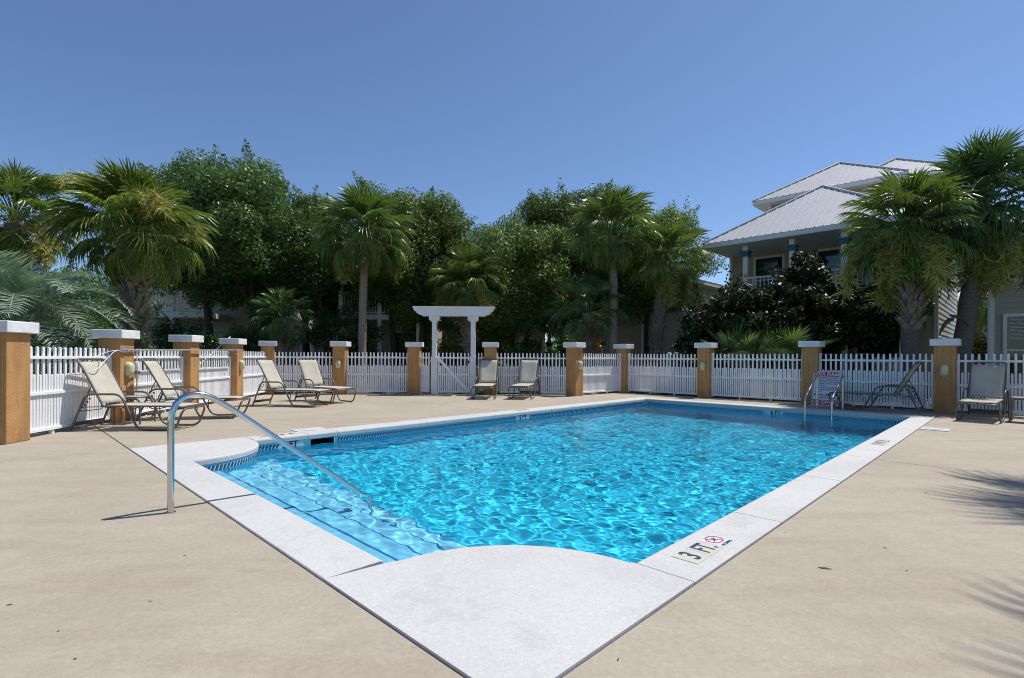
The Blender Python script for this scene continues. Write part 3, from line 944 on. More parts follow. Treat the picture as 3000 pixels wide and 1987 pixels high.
lounger(-5.62, 12.42, -11, 'beige sling lounger of the angled pair, the one nearer the skimmer pole')
lounger(-5.22, 13.72, -35, 'beige sling lounger of the angled pair, standing in front of the lamp pillar')
lounger(-0.73, 15.52, -93.5, 'beige sling lounger facing the pool, the one right beside the gate')
lounger(0.47, 15.58, -102, 'beige sling lounger facing the pool, the one on the side away from the gate')
gl = P(14.42, 1.98)
lounger(gl.x, gl.y, 45.45 + 87, 'shaded sling lounger set along the fence by the pool rules sign')
hl = Vector((8.78, 9.72, 0)) + Vector((.743, .669, 0)) * 1.28
lounger(hl.x, hl.y, 222, 'sling lounger facing the pool corner, its back to the fence, small table beside it')

tb = {}
hwid = 0.21
lgm = MB().tube(fillet([(-hwid, -hwid, 0), (-hwid, -hwid, 0.44), (hwid, -hwid, 0.44), (hwid, -hwid, 0)], 0.10, 6), 0.016, 8)
tb_leg = lgm.mesh('leg_frame', M['bronze'])
tb_top = MB().tube(fillet([(-.2, -.2, .462), (.2, -.2, .462), (.2, .2, .462), (-.2, .2, .462), (-.2, -.2, .462)], 0.05, 4), 0.012, 8).mesh('top_rim', M['bronze'])
tb_pan = MB().box((0, 0, .464), (.40, .40, .008)).mesh('top_panel', M['lampbase'])
M['tabletop'] = plain('frosted_table_top', (0.42, 0.43, 0.42), 0.3, var=0.08)
tb_pan.materials[0] = M['tabletop']
def side_table(x, y, deg, label):
    t = thing('side_table', (x, y, 0), R(deg), label, 'table', 'small poolside tables')
    inst('leg_frame', tb_leg, t); inst('leg_frame', tb_leg, t, rot=(0, 0, math.pi))
    inst('top_rim', tb_top, t); inst('top_panel', tb_pan, t)
side_table(-6.62, 9.06, 4, 'small square metal side table between two loungers by the pillar')
side_table(9.78, 9.80, 132, 'small square metal side table beside the lounger facing the pool corner')

# handrail into the pool
hb = P(0.977, 4.60)
hr = thing('pool_handrail', (hb.x, hb.y, 0), TH, 'curved stainless steel handrail running from the deck into the water', 'handrail')
pts = [(0, 0, -0.02), (0, 0, .40), (-0.002, 0, .68), (0.006, 0, .76), (.03, 0, .825), (.07, 0, .867), (.115, 0, .888), (.167, 0, .894), (.225, 0, .883), (.285, 0, .855), (.35, 0, .812), (.426, 0, .758),
       (1.054, 0, .268), (1.60, 0, -.158), (1.66, 0, -.212), (1.69, 0, -.27), (1.70, 0, -.36), (1.70, 0, -0.9)]
MB().tube(pts, 0.0235, 16).obj('rail', M['steel'], hr)
MB().tube([(0, 0, 0.0), (0, 0, 0.006)], 0.036, 16).obj('base_ring', M['steel2'], hr)

# ladder at the deep end
lad = thing('pool_ladder', P(14.0, 3.20), TH, 'stainless steel pool ladder at the deep end in front of the sign', 'ladder')
for s in (-1, 1):
    y = s * 0.265
    pts = fillet([(0.0, y, -0.02), (0.0, y, 0.80), (-0.12, y, 0.74), (-0.98, y, 0.30), (-0.98, y, -1.0)], 0.10, 6)
    MB().tube(pts, 0.0225, 12).obj('rail', M['steel2'], lad)
    for dz in (0, 0.045):
        MB().tube([(0.0, y, 0.165 + dz * .8), (-0.96, y, 0.19 + dz * 1.4)], 0.010, 8).obj('crossbar', M['steel2'], lad)
for z in (-0.32, -0.60, -0.88):
    bev(MB().box((-0.98, 0, z), (0.09, 0.50, 0.03)).obj('tread', M['steel2'], lad), 0.008, 1)

# pool rules sign, leaning on the fence
sg0, sg1 = P(14.80, 3.80), P(14.80, 3.20)
sgn = thing('pool_rules_sign', (sg0 + sg1) / 2, TH - R(90), 'white and red pool rules sign leaning against the fence behind the ladder', 'sign')
SW, SH = 0.60, 0.90
lean = Matrix.Rotation(R(-15), 4, 'X')
def sign_poly(mb, x0, x1, z0, z1, y, r, mi=0, th=0.0):
    pts = []
    for cx, cz, a0 in ((x1 - r, z1 - r, 0), (x0 + r, z1 - r, 90), (x0 + r, z0 + r, 180), (x1 - r, z0 + r, 270)):
        for k in range(5):
            a = R(a0 + 22.5 * k); pts.append((cx + r * math.cos(a), y, cz + r * math.sin(a)))
    n = len(pts)
    if th:
        back = [(p[0], y + th, p[2]) for p in pts]
        mb.add(pts + back, [tuple(range(n - 1, -1, -1)), tuple(range(n, 2 * n))] + [(k, (k + 1) % n, n + (k + 1) % n, n + k) for k in range(n)], mi)
    else:
        mb.add(pts, [tuple(range(n - 1, -1, -1))], mi)
    return mb
def sput(me_or_mb, name, mat=None):
    o = me_or_mb.obj(name, mat, sgn) if isinstance(me_or_mb, MB) else inst(name, me_or_mb, sgn)
    o.matrix_local = lean
    return o
sput(sign_poly(MB(), -SW / 2, SW / 2, 0.0, SH, 0.0, 0.03, 0, 0.006), 'sign_board', M['signwhite'])
bd = MB()
for x0, x1, z0, z1 in ((-SW / 2 + .02, -SW / 2 + .03, 0.15, SH - .14), (SW / 2 - .03, SW / 2 - .02, 0.15, SH - .14)):
    bd.add([(x0, -.002, z0), (x1, -.002, z0), (x1, -.002, z1), (x0, -.002, z1)], [(0, 1, 2, 3)])
sput(bd, 'red_border', M['redprint'])
sput(sign_poly(MB(), -SW / 2 + .02, SW / 2 - .02, SH - .145, SH - .02, -.002, 0.02), 'title_panel', M['redprint'])
sput(sign_poly(MB(), -SW / 2 + .02, SW / 2 - .02, .02, .15, -.002, 0.02), 'warning_panel', M['redprint'])
def sign_text(s, size, z, mat, align='CENTER', x=0.0, bold=0.0, xs=1.0):
    me = text_mesh(s, size, M[mat], align, bold, xs)
    o = inst('lettering', me, sgn)
    o.matrix_local = lean @ Matrix.Translation((x, -0.0045, z)) @ Matrix.Rotation(R(90), 4, 'X')
sign_text('POOL RULES', 0.115, SH - .082, 'signwhite', bold=0.003, xs=0.86)
for k, s in enumerate(['SHOWER BEFORE ENTERING', 'NO FOOD, DRINK OR GLASS', 'IN POOL OR ON POOL DECK', 'NO ANIMALS IN POOL OR ON', 'POOL DECK.', 'POOL CAPACITY 32 PERSONS', 'ONLY SWIM DIAPERS ALLOWED', 'IN POOL.']):
    sign_text(s, 0.040, SH - .185 - .050 * k, 'blueprint', 'LEFT', -.235, 0.0012, 0.93)
sign_text('POOL HOURS', 0.078, 0.275, 'blueprint', bold=0.003, xs=1.05)
sign_text('8:00 AM TO 10:00 PM', 0.046, 0.205, 'blueprint', bold=0.0015)
sign_text('NO DIVING', 0.120, 0.086, 'signwhite', bold=0.003, xs=0.92)

# depth marker tiles set in the coping
def marker(u, v, label, mats, texts, rz):
    t = thing('depth_marker', P(u, v, 0.0105), TH + rz, label, 'depth marker', 'depth markers set in the coping')
    for k, (m_, tx) in enumerate(zip(mats, texts)):
        x = (k - (len(mats) - 1) / 2) * 0.185
        bev(MB().box((x, 0, 0.001), (0.182, 0.165, 0.004)).obj('tile', M[m_], t), 0.001, 1)
        for s, size, dx, dz, mt, xs in tx:
            inst('lettering', text_mesh(s, size, M[mt], bold=0.0035 if size > .1 else 0.001, xs=xs), t, (x + dx, dz, 0.0042))
        if m_ == 'whitetile':
            ring = MB(); oc = [(math.cos(R(22.5 + 45 * j)), math.sin(R(22.5 + 45 * j))) for j in range(8)]
            ring.add([(x + .070 * a, .020 + .058 * b, .0042) for a, b in oc] + [(x + .060 * a, .020 + .049 * b, .0042) for a, b in oc],
                     [(j, (j + 1) % 8, 8 + (j + 1) % 8, 8 + j) for j in range(8)])
            d = Vector((0.042, -0.036)); n_ = Vector((0.036, 0.042)).normalized() * 0.004
            ring.add([(x - d.x - n_.x, .02 - d.y - n_.y, .0043), (x + d.x - n_.x, .02 + d.y - n_.y, .0043), (x + d.x + n_.x, .02 + d.y + n_.y, .0043), (x - d.x + n_.x, .02 - d.y + n_.y, .0043)], [(0, 1, 2, 3)])
            ring.obj('red_ring', M['redprint'], t)
            fig = MB().add([(x - .035, .008, .0046), (x + .030, .040, .0046), (x + .034, .034, .0046), (x - .03, .000, .0046)], [(0, 3, 2, 1)])
            fig.add([(x + .002, .042, .0047), (x + .010, .044, .0047), (x + .0, .004, .0047), (x - .008, .003, .0047)], [(0, 3, 2, 1)])
            fig.obj('diver_mark', M['navy'], t)
marker(3.14, 1.395, 'three foot depth marker tiles with a red no diving octagon on the coping', ['markertile', 'markertile', 'whitetile'],
       [[('3', 0.185, 0, 0, 'navy', 0.8)], [('FT.', 0.18, 0, 0, 'navy', 0.62)], [('NO DIVING', 0.032, 0, -0.064, 'navy', 0.8)]], 0.0)
marker(8.86, 1.395, 'faded five foot depth marker tiles on the coping farther along the deck edge', ['markertile', 'markertile', 'whitetile'],
       [[('5', 0.16, 0, 0, 'navy', 0.9)], [('FT.', 0.15, 0, 0, 'navy', 0.7)], [('NO DIVING', 0.032, 0, -0.064, 'navy', 0.8)]], 0.0)
marker(3.05, 7.90, 'depth marker tiles on the coping behind the handrail, next to the skimmer lid', ['markertile', 'markertile', 'whitetile'],
       [[('3', 0.16, 0, 0, 'navy', 0.9)], [('FT.', 0.15, 0, 0, 'navy', 0.7)], [('NO DIVING', 0.032, 0, -0.064, 'navy', 0.8)]], math.pi)
marker(8.35, 7.90, 'faded depth marker tiles on the coping above the five foot wall marking', ['markertile', 'markertile'],
       [[('5', 0.16, 0, 0, 'navy', 0.9)], [('FT.', 0.15, 0, 0, 'navy', 0.7)]], math.pi)
# skimmer lids
def lid(u, v, parent, square):
    r_ = 0.0 if parent is pool else TH
    loc = (u, v, 0.0) if parent is pool else P(u, v, 0.0)
    s_ = MB()
    if square: s_.box((0, 0, 0.004), (0.42, 0.38, 0.012))
    s_.tube([(0, 0, 0.0105), (0, 0, 0.0145)], 0.125, 24)
    s_.obj('skimmer_lid', M['coping'], parent, loc, r_)
lid(3.64, 8.13, pool, False)
lid(11.27, 1.015, deck, True)

# skimmer pole with leaf net, float, brush pole
sp = thing('skimmer_pole', (-6.90, 9.14, 1.28), 0, 'long aluminium skimmer pole with net frame hung along three pillars', 'skimmer net')
MB().tube([(0, 0, 0), (-0.16, 2.1, 0.03), (-0.30, 4.45, 0.055)], 0.016, 10).obj('pole', M['alu'], sp)
MB().tube([(0.0, -0.04, 0.0), (0, 0.10, 0.0)], 0.021, 10).obj('grip', M['blueband'], sp)
for dx in (-0.05, 0.07):
    MB().tube(fillet([(0, -.03, 0), (dx * .5, -0.22, -0.01), (dx * 1.8, -0.45, -0.09), (dx * 2.2, -0.62, -0.20)], 0.1, 4), 0.006, 6).obj('net_fork', M['whiteplastic'], sp)
ring = [(0.20 * math.cos(a) + 0.01, -0.80 + 0.20 * math.sin(a), -0.30 + .10 * math.sin(a)) for a in [2 * math.pi * k / 16 for k in range(17)]]
MB().tube(ring, 0.008, 6).obj('net_ring', M['whiteplastic'], sp)
for yy in (0.22, 4.30):
    MB().tube(fillet([(-0.06, yy, 0.06), (-0.06 - 0.06 * yy, yy, -0.035), (0.0 - 0.06 * yy, yy, -0.035), (0.02 - .06 * yy, yy, 0.0)], 0.02, 3), 0.007, 6).obj('hook', M['steel2'], sp)
fl = thing('rescue_float', (-6.985, 9.60, 0), 0, 'white rescue float with a blue band hanging beside the lamp pillar', 'float')
prof = [(0.005, 1.085), (.03, 1.075), (.042, 1.04), (.046, .98), (.046, .85), (.040, .79), (.02, .75), (.005, .742)]
vsx = []; ns = 12
fbm = MB()
fbm.add([(r_ * math.cos(2 * math.pi * k / ns), r_ * math.sin(2 * math.pi * k / ns), z) for r_, z in prof for k in range(ns)],
        [(i * ns + k, i * ns + (k + 1) % ns, (i + 1) * ns + (k + 1) % ns, (i + 1) * ns + k) for i in range(len(prof) - 1) for k in range(ns)], 0, True)
fbm.obj('float_body', M['whiteplastic'], fl)
MB().tube([(0, 0, .845), (0, 0, .895)], .0475, 12).obj('band', M['blueband'], fl)
MB().tube(fillet([(0.03, -0.02, 1.30), (0.01, 0, 1.18), (0, 0, 1.08)], .05, 3), 0.006, 6).obj('hanging_rope', M['rope'], fl)
MB().tube(fillet([(0.03, -0.05, 1.30), (0.05, -.05, .95), (0.03, -.04, .55), (-.02, .0, .50), (-.02, 0.02, .75)], .05, 3), 0.007, 6).obj('loose_rope', M['rope'], fl)
bp = thing('brush_pole', (-7.72, 10.9, 0.0), 0, 'white pole leaning up behind the fence between two pillars, its end sticking out', 'pole')
MB().tube([(0, 0, 0), (-0.03, 3.25, 1.69)], 0.017, 8).obj('shaft', M['whiteplastic'], bp)
MB().tube([(-0.029, 3.10, 1.612), (-0.03, 3.26, 1.695)], 0.0205, 8).obj('grip', M['alu'], bp)

# fallen leaves and seeds on the deck
def fallen(px, py, sz, rz, label, mat='dryleaf', name='fallen_leaf', group=None, cat='leaf'):
    a, b = ray(px, py); d = 1.2 / -b
    m_ = MB()
    pts = [(-1, 0, .002), (-.5, -.25, .003), (.2, -.28, .003), (1, 0, .002), (.2, .28, .003), (-.5, .25, .003)]
    m_.add([(x * sz, y * sz, z + 0.001) for x, y, z in pts] + [(x * sz, y * sz, z - 0.0008) for x, y, z in pts],
           [(0, 1, 2, 3, 4, 5), (11, 10, 9, 8, 7, 6)] + [(k, k + 6, (k + 1) % 6 + 6, (k + 1) % 6) for k in range(6)])
    o = m_.obj(name, M[mat], None, (a * d, d, 0.0), rz)
    return tag(o, label, cat, group)
fallen(2417, 1666, 0.035, R(-20), 'single larger dead leaf lying on bare deck beside the long pool edge')
for px, py, sz, rz in [(28, 1773, .012, .3), (541, 1629, .009, 1), (2593, 1606, .010, 2), (2656, 1673, .010, .5), (1811, 1934, .010, 1.2), (171, 1850, .008, 2), (2398, 1521, .007, 1.0), (2872, 1378, .010, .7), (2713, 1444, .009, 2.2), (440, 1763, .007, .2), (2300, 1560, .006, .4), (220, 1932, .007, 0)]:
    fallen(px, py, sz, rz, 'tiny dark seed lying on the beige concrete deck', 'joint', 'fallen_seed', 'seeds scattered on the deck', 'seed')
gl_ = fallen(893, 1259, 0.028, 0.4, 'small green leaf lying on the skimmer lid block', 'goldshrub')
gl_.location.z = 0.012

# ================================================================== HOUSES (local x = u, local y = v)
board_me = {}
def board(mat):
    if mat not in board_me:
        b_ = MB()
        b_.add([(-.5, 0, 0), (.5, 0, 0), (.5, -.022, 0), (-.5, -.022, 0), (-.5, 0, 1), (.5, 0, 1), (.5, -.004, 1), (-.5, -.004, 1)],
               [(0, 1, 2, 3), (3, 2, 6, 7), (7, 6, 5, 4), (0, 3, 7, 4), (1, 5, 6, 2), (0, 4, 5, 1)])
        board_me[mat] = b_.mesh('siding_board', M[mat])
    return board_me[mat]
def siding(parent, p0, p1, z0, z1, mat, ex=0.19, pieces=True):
    """lap siding on the wall from p0 to p1 (outside on the right-hand side of that direction)"""
    d = Vector((p1[0] - p0[0], p1[1] - p0[1])); L = d.length
    ang = math.atan2(d.y, d.x); c = ((p0[0] + p1[0]) / 2, (p0[1] + p1[1]) / 2)
    n = max(1, round((z1 - z0) / ex)); e = (z1 - z0) / n
    for k in range(n):
        inst('siding_board', board(mat), parent, (c[0], c[1], z0 + e * k), (0, 0, ang), (L, 1, e * 1.02))
def window(parent, x, y, z, w_, h_, face, name='window', pane='glass', muntin=True):
    """face: rotation so that local -y looks out"""
    f = MB()
    t = 0.09
    f.box((0, -.03, h_ / 2 + t / 2), (w_ + 2 * t, .07, t)).box((0, -.03, -h_ / 2 - t / 2), (w_ + 2 * t, .09, t))
    f.box((-w_ / 2 - t / 2, -.03, 0), (t, .066, h_)).box((w_ / 2 + t / 2, -.03, 0), (t, .066, h_))
    if muntin: f.box((0, -.028, 0), (w_, .05, .045))
    o = f.obj(name, M['trimwhite'], parent, (x, y, z), face)
    MB().box((0, -.012, 0), (w_, .02, h_)).obj('pane', M[pane], o)
    return o
def trimbar(parent, c, s, name='corner_board', mat='trimwhite', rz=0.0):
    return MB().box((0, 0, 0), s).obj(name, M[mat], parent, c, rz)
def hip_roof(parent, u0, u1, v0, v1, ze, zr, mat='roofmetal', ridge=None, pitch=0.26, soffit=True, panels=True):
    """hip roof with standing-seam panels: every panel a piece of its own. ridge = (ua, va, ub, vb)"""
    ua, va, ub, vb = ridge
    A = [(u0, v0), (u1, v0), (u1, v1), (u0, v1)]
    planes = [  # eave start, eave end, ridge end, ridge start
        ((u0, v1), (u0, v0), (ua, va)),            # -u face
        ((u0, v0), (u1, v0), (ub, vb), (ua, va)),  # -v face
        ((u1, v0), (u1, v1), (ub, vb)),            # +u face
        ((u1, v1), (u0, v1), (ua, va), (ub, vb)),  # +v face
    ]
    rf = MB().box(((u0 + u1) / 2, (v0 + v1) / 2, ze - 0.09), (u1 - u0 - .02, v1 - v0 - .02, 0.17)).obj('fascia', M['trimwhite'], parent)
    for pi, pl in enumerate(planes):
        a, b = Vector(pl[0]), Vector(pl[1])
        d = (b - a); L = d.length; d.normalize()
        nrm = Vector((-d.y, d.x))
        r1 = Vector(pl[2]); r0 = Vector(pl[3]) if len(pl) == 4 else Vector(pl[2])
        x0r, x1r = (r0 - a).dot(d), (r1 - a).dot(d)
        run_ = (r1 - a).dot(nrm); rise = zr - ze
        def top(x):
            if x <= x0r: return x / max(x0r, 1e-6)
            if x >= x1r: return (L - x) / max(L - x1r, 1e-6)
            return 1.0
        def pt(x, t, dz=0.0):
            q = a + d * x + nrm * (run_ * t)
            return (q.x, q.y, ze + rise * t + dz)
        xs = [0.0]
        while xs[-1] < L - 0.02: xs.append(min(L, xs[-1] + pitch))
        for s0, s1 in zip(xs[:-1], xs[1:]):
            brk = sorted({s0, s1} | {x for x in (x0r, x1r) if s0 < x < s1})
            low = [pt(s0, 0), pt(s1, 0)]; up = [pt(x, top(x)) for x in reversed(brk)]
            poly = low + up
            poly = [p for i, p in enumerate(poly) if (Vector(p) - Vector(poly[i - 1])).length > 1e-4]
            if len(poly) < 3: continue
            m_ = MB(); m_.add(poly, [tuple(range(len(poly)))])
            if s0 > 0 and top(s0) > 0.02:
                w2 = 0.02; p0_, p1_ = pt(s0, 0, .0), pt(s0, top(s0), .0)
                q0, q1 = pt(s0, 0, .03), pt(s0, top(s0), .03)
                o_ = Vector((d.x, d.y, 0)) * w2
                V_ = lambda p, sgn: tuple(Vector(p) + o_ * sgn)
                m_.add([V_(p0_, -1), V_(p0_, 1), V_(p1_, 1), V_(p1_, -1), V_(q0, -1), V_(q0, 1), V_(q1, 1), V_(q1, -1)],
                       [(4, 5, 6, 7), (0, 4, 7, 3), (1, 2, 6, 5), (0, 1, 5, 4)], 1)
            m_.obj('roof_panel', [M[mat], M['roofrib']], parent)
    for c in A:
        r_ = (ua, va) if abs(c[0] - u0) < 1e-6 else (ub, vb)
        MB().tube([(c[0], c[1], ze + .02), (r_[0], r_[1], zr + .03)], .05, 6).obj('hip_cap', M[mat], parent)
    if math.dist((ua, va), (ub, vb)) > .1:
        MB().tube([(ua, va, zr + .03), (ub, vb, zr + .03)], .05, 6).obj('ridge_cap', M[mat], parent)
def column(parent, u, v, z0, z1, capz=None):
    c = MB().box((0, 0, (z0 + z1) / 2), (.17, .17, z1 - z0)).obj('porch_column', M['trimwhite'], parent, (u, v, 0))
    if capz:
        k = MB().box((0, 0, capz + .10), (.36, .36, .06)).box((0, 0, capz), (.28, .28, .14)).obj('capital', M['teal'], c)
def railing(parent, p0, p1, z0, h_=0.95):
    d = Vector((p1[0] - p0[0], p1[1] - p0[1])); L = d.length; ang = math.atan2(d.y, d.x)
    r_ = MB()
    r_.box((L / 2, 0, h_), (L, .06, .06)).box((L / 2, 0, .10), (L, .05, .05))
    o = r_.obj('railing', M['trimwhite'], parent, (p0[0], p0[1], z0), ang)
    o['kind'] = 'stuff'
    bm_ = MB().box((0, 0, h_ / 2 + .05), (.03, .03, h_ - .1)).mesh('baluster', M['trimwhite'])
    n = int(L / .13)
    for k in range(1, n): inst('baluster', bm_, o, (L * k / n, 0, 0))

# porch house with the grey metal roofs
h1 = thing('porch_house', (0, 0, 0), TH, 'tall beige house with stacked grey metal hip roofs and a two storey porch', 'house')
FW = R(-90)   # faces -u
MB().box((26.1, 5.35, 3.0), (8.0, 6.7, 6.0)).obj('wall', M['sidingbeige'], h1)
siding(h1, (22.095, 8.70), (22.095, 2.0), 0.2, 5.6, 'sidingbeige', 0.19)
siding(h1, (22.1, 1.995), (30.0, 1.995), 0.0, 6.0, 'sidinglit', 0.19)  # sunlit side wall: the light is in its paler colour
trimbar(h1, (22.08, 1.97, 2.9), (.12, .12, 5.8)); trimbar(h1, (22.06, 8.70, 2.9), (.12, .12, 5.8))
MB().box((21.0, 5.45, 3.12), (2.2, 6.35, 0.24)).obj('balcony_floor', M['trimwhite'], h1)
MB().box((21.0, 5.45, 0.06), (2.2, 6.35, 0.30)).obj('porch_floor', M['sidinggrey'], h1)
for v in (7.37, 5.77, 4.18, 2.59):
    column(h1, 20.05, v, 0.2, 3.0, 2.42); column(h1, 20.05, v, 3.24, 5.42, 5.08)
column(h1, 21.4, 2.45, 0.2, 3.0, 2.42)
for a, b in ((7.37, 5.77), (5.77, 4.18), (4.18, 2.59)): railing(h1, (20.05, a - .1), (20.05, b + .1), 3.24)
railing(h1, (20.15, 2.45), (22.0, 2.45), 3.24); railing(h1, (20.05, 4.1), (20.05, 2.68), 0.2, 0.9)
for v, w_ in ((7.2, 1.0), (4.7, 1.5), (3.1, 0.9)): window(h1, 22.06, v, 4.35, w_, 1.75, FW)
for v, w_ in ((7.0, 0.9), (5.2, .9), (3.9, 0.55), (3.1, 0.55)): window(h1, 22.06, v, 1.35, w_, 1.9, FW)
window(h1, 23.3, 1.965, 1.2, .45, 1.3, 0.0)
hip_roof(h1, 19.55, 26.5, 2.0, 8.85, 5.62, 7.95, ridge=(23.0, 5.55, 23.6, 5.55))
MB().box((27.6, 5.9, 7.0), (4.9, 4.6, 2.5)).obj('upper_wall', M['sidingbeige'], h1)
siding(h1, (25.145, 8.2), (25.145, 3.6), 5.8, 8.25, 'sidingbeige', 0.19); siding(h1, (25.15, 3.595), (30.05, 3.595), 5.8, 8.25, 'sidinglit', 0.19)  # upper side wall also paler, sunlight put into its colour
trimbar(h1, (25.14, 8.18, 7.0), (.12, .12, 2.5))
hip_roof(h1, 24.55, 30.7, 3.05, 8.75, 8.35, 10.15, ridge=(27.4, 5.9, 27.9, 5.9))
MB().box((33.2, 4.6, 5.0), (4.0, 4.6, 10)).obj('rear_wall', M['sidingbeige'], h1)
hip_roof(h1, 30.9, 35.6, 2.0, 7.2, 10.0, 11.55, ridge=(33.0, 4.6, 33.5, 4.6))

# taupe house at the right edge
h2 = thing('taupe_house', (0, 0, 0), TH, 'taupe lap-sided house with white corner board and large dark window', 'house')
MB().box((24.4, -3.14, 2.4), (8.0, 7.52, 4.8)).obj('wall', M['sidinggrey'], h2)
siding(h2, (20.395, 0.62), (20.395, -6.9), 0, 4.8, 'sidinggrey', 0.165)
trimbar(h2, (20.375, 0.57, 2.4), (.05, .11, 4.8)); trimbar(h2, (20.49, 0.64, 2.4), (.22, .05, 4.8))
w_ = window(h2, 20.37, -0.95, 1.45, 2.4, 1.9, FW)
bar_ = MB()  # pale uneven bars across the upper part of the window
for k in range(6):
    bar_.tube([( -1.15, -.045, .86 - .10 * k), (-.3, -.05, .80 - .115 * k), (.5, -.05, .79 - .12 * k), (1.15, -.045, .84 - .11 * k)], .022, 5)
sh = bar_.obj('window_stripes', M['sidinglit'], h2, (20.37, -0.95, 1.45), FW)
sh['kind'] = 'stuff'
hip_roof(h2, 19.9, 28.9, -7.4, 0.9, 4.85, 6.3, ridge=(23.6, -3.2, 25.2, -3.2))

# aqua house seen through the gap
h3 = thing('aqua_house', (0, 0, 0), TH, 'small distant aqua house with a white balcony rail and metal roof', 'house')
MB().box((45.5, 1.6, 2.3), (5.0, 4.2, 4.6)).obj('wall', M['aqua'], h3)
MB().box((41.8, 1.6, 1.6), (2.4, 4.2, .3)).obj('balcony_floor', M['trimwhite'], h3)
for v in (3.55, 2.2, 0.8, -.35): column(h3, 40.75, v, 0, 4.1, None)
MB().box((40.75, 0.8, 3.55), (.26, .26, .18)).obj('purple_capital', M['purple'], h3)
railing(h3, (40.75, 3.5), (40.75, -.3), 1.75, .95)
hip_roof(h3, 40.2, 48.2, -.9, 4.1, 4.3, 6.1, ridge=(42.8, 1.6, 45.6, 1.6), pitch=.5)

# house behind the booted palm
h4 = thing('siding_house', (0, 0, 0), TH, 'pale sided house with a lit orange lamp on its shaded porch', 'house')
MB().box((26.6, 13.4, 2.4), (7.6, 4.4, 4.8)).obj('wall', M['sidinggrey'], h4)
siding(h4, (22.795, 13.3), (22.795, 11.2), 0, 4.8, 'sidinggrey', 0.2); siding(h4, (22.8, 11.195), (30.4, 11.195), 0, 4.8, 'sidinglit', 0.2)  # shaded front darker and sunny side paler, both by siding colour
trimbar(h4, (22.78, 11.17, 2.4), (.12, .12, 4.8)); trimbar(h4, (22.77, 13.3, 2.4), (.12, .12, 4.8))
MB().box((27.8, 17.6, 2.4), (5.0, 4.4, 4.8)).obj('wall', M['sidingbeige'], h4)
siding(h4, (25.295, 19.8), (25.295, 15.65), 0, 4.8, 'sidingbeige', 0.2)
MB().box((24.0, 17.5, 2.72), (2.6, 4.2, .22)).obj('balcony_floor', M['trimwhite'], h4)
column(h4, 22.9, 15.75, 0, 2.6, 1.9); column(h4, 22.9, 17.7, 0, 2.6, 1.9); column(h4, 22.9, 19.5, 0, 2.6, 1.9)
railing(h4, (22.9, 19.4), (22.9, 15.8), 2.83, .9)
window(h4, 25.27, 18.9, 1.2, .8, 2.1, FW, 'door')
lmp = MB(); lmp.box((0, 0, .17), (.12, .12, .03)).box((0, 0, -.17), (.10, .10, .03)); lmp = lmp.obj('porch_lamp', M['black'], h4, (25.15, 17.45, 1.98), 0)
MB().tube([(0, 0, -.15), (0, 0, .15)], .055, 8).obj('lamp_glass', M['lampglow'], lmp)
hip_roof(h4, 22.3, 30.9, 10.7, 20.3, 4.85, 6.3, ridge=(25.5, 14.0, 26.5, 17.0), pitch=.6)

# houses behind the oaks, facing the pool
def back_house(name, x, y, rz, w_, d_, hgt, mat, label, wins, porch=None, ac=False):
    t = thing(name, (x, y, 0), rz, label, 'house')
    MB().box((0, d_ / 2 + .03, hgt / 2), (w_, d_, hgt)).obj('wall', M[mat], t)
    siding(t, (-w_ / 2, .03), (w_ / 2, .03), 0, hgt, mat, 0.2)
    trimbar(t, (-w_ / 2, 0, hgt / 2), (.12, .12, hgt)); trimbar(t, (w_ / 2, 0, hgt / 2), (.12, .12, hgt))
    for wx, wz, ww, wh in wins: window(t, wx, 0.0, wz, ww, wh, 0.0)
    hip_roof(t, -w_ / 2 - .5, w_ / 2 + .5, -.5, d_ + .6, hgt, hgt + 1.7, ridge=(-w_ / 2 + d_ / 2, d_ / 2, w_ / 2 - d_ / 2, d_ / 2) if w_ > d_ else (-.2, d_ / 2, .2, d_ / 2), pitch=.7)
    if porch:
        x0, x1, dp = porch
        MB().box(((x0 + x1) / 2, -dp / 2, 2.9), (x1 - x0, dp, .22)).obj('balcony_floor', M['trimwhite'], t)
        for xx in (x0 + .1, (x0 + x1) / 2, x1 - .1):
            column(t, xx, -dp + .1, 0, 2.8, None); column(t, xx, -dp + .1, 3.0, hgt, None)
        railing(t, (x0, -dp + .1), (x1, -dp + .1), 3.0)
    return t
back_house('yellow_house', -6.6, 24.5, 0, 5.6, 5, 5.2, 'sidingbeige', 'yellow-beige sided house with white balcony behind the oaks', [(-1.2, 1.4, .9, 1.4), (1.4, 1.3, 1.0, 2.0), (1.2, 4.0, 1, 1.2)], (-1.0, 2.6, 2.0))
back_house('grey_house', -13.6, 23.5, .1, 6.0, 5, 4.9, 'sidinggrey', 'shaded grey sided house behind the big oak and palm', [(-1.5, 1.4, .9, 1.4), (2.0, 1.3, .9, 1.4)], (-2.6, .6, 1.6))
back_house('cream_house', -1.4, 29.0, 0, 6.4, 6, 4.9, 'sidingbeige', 'cream sided house glimpsed through the arbor', [(-1.5, 1.4, .9, 1.4), (1.9, 1.3, .9, 1.4)], None)
ac = thing('air_conditioner', (-8.75, 21.2, 0), 0, 'grey air conditioning unit with vertical grille behind the fence', 'air conditioner')
bev(MB().box((0, 0, .62), (1.7, .8, 1.24)).obj('cabinet', M['acgrey'], ac), .03, 2)
fin = MB().box((0, -.41, .62), (.03, .03, 1.05)).mesh('grille_bar', M['trunkdark'])
for k in range(17): inst('grille_bar', fin, ac, (-.76 + .095 * k, 0, 0))
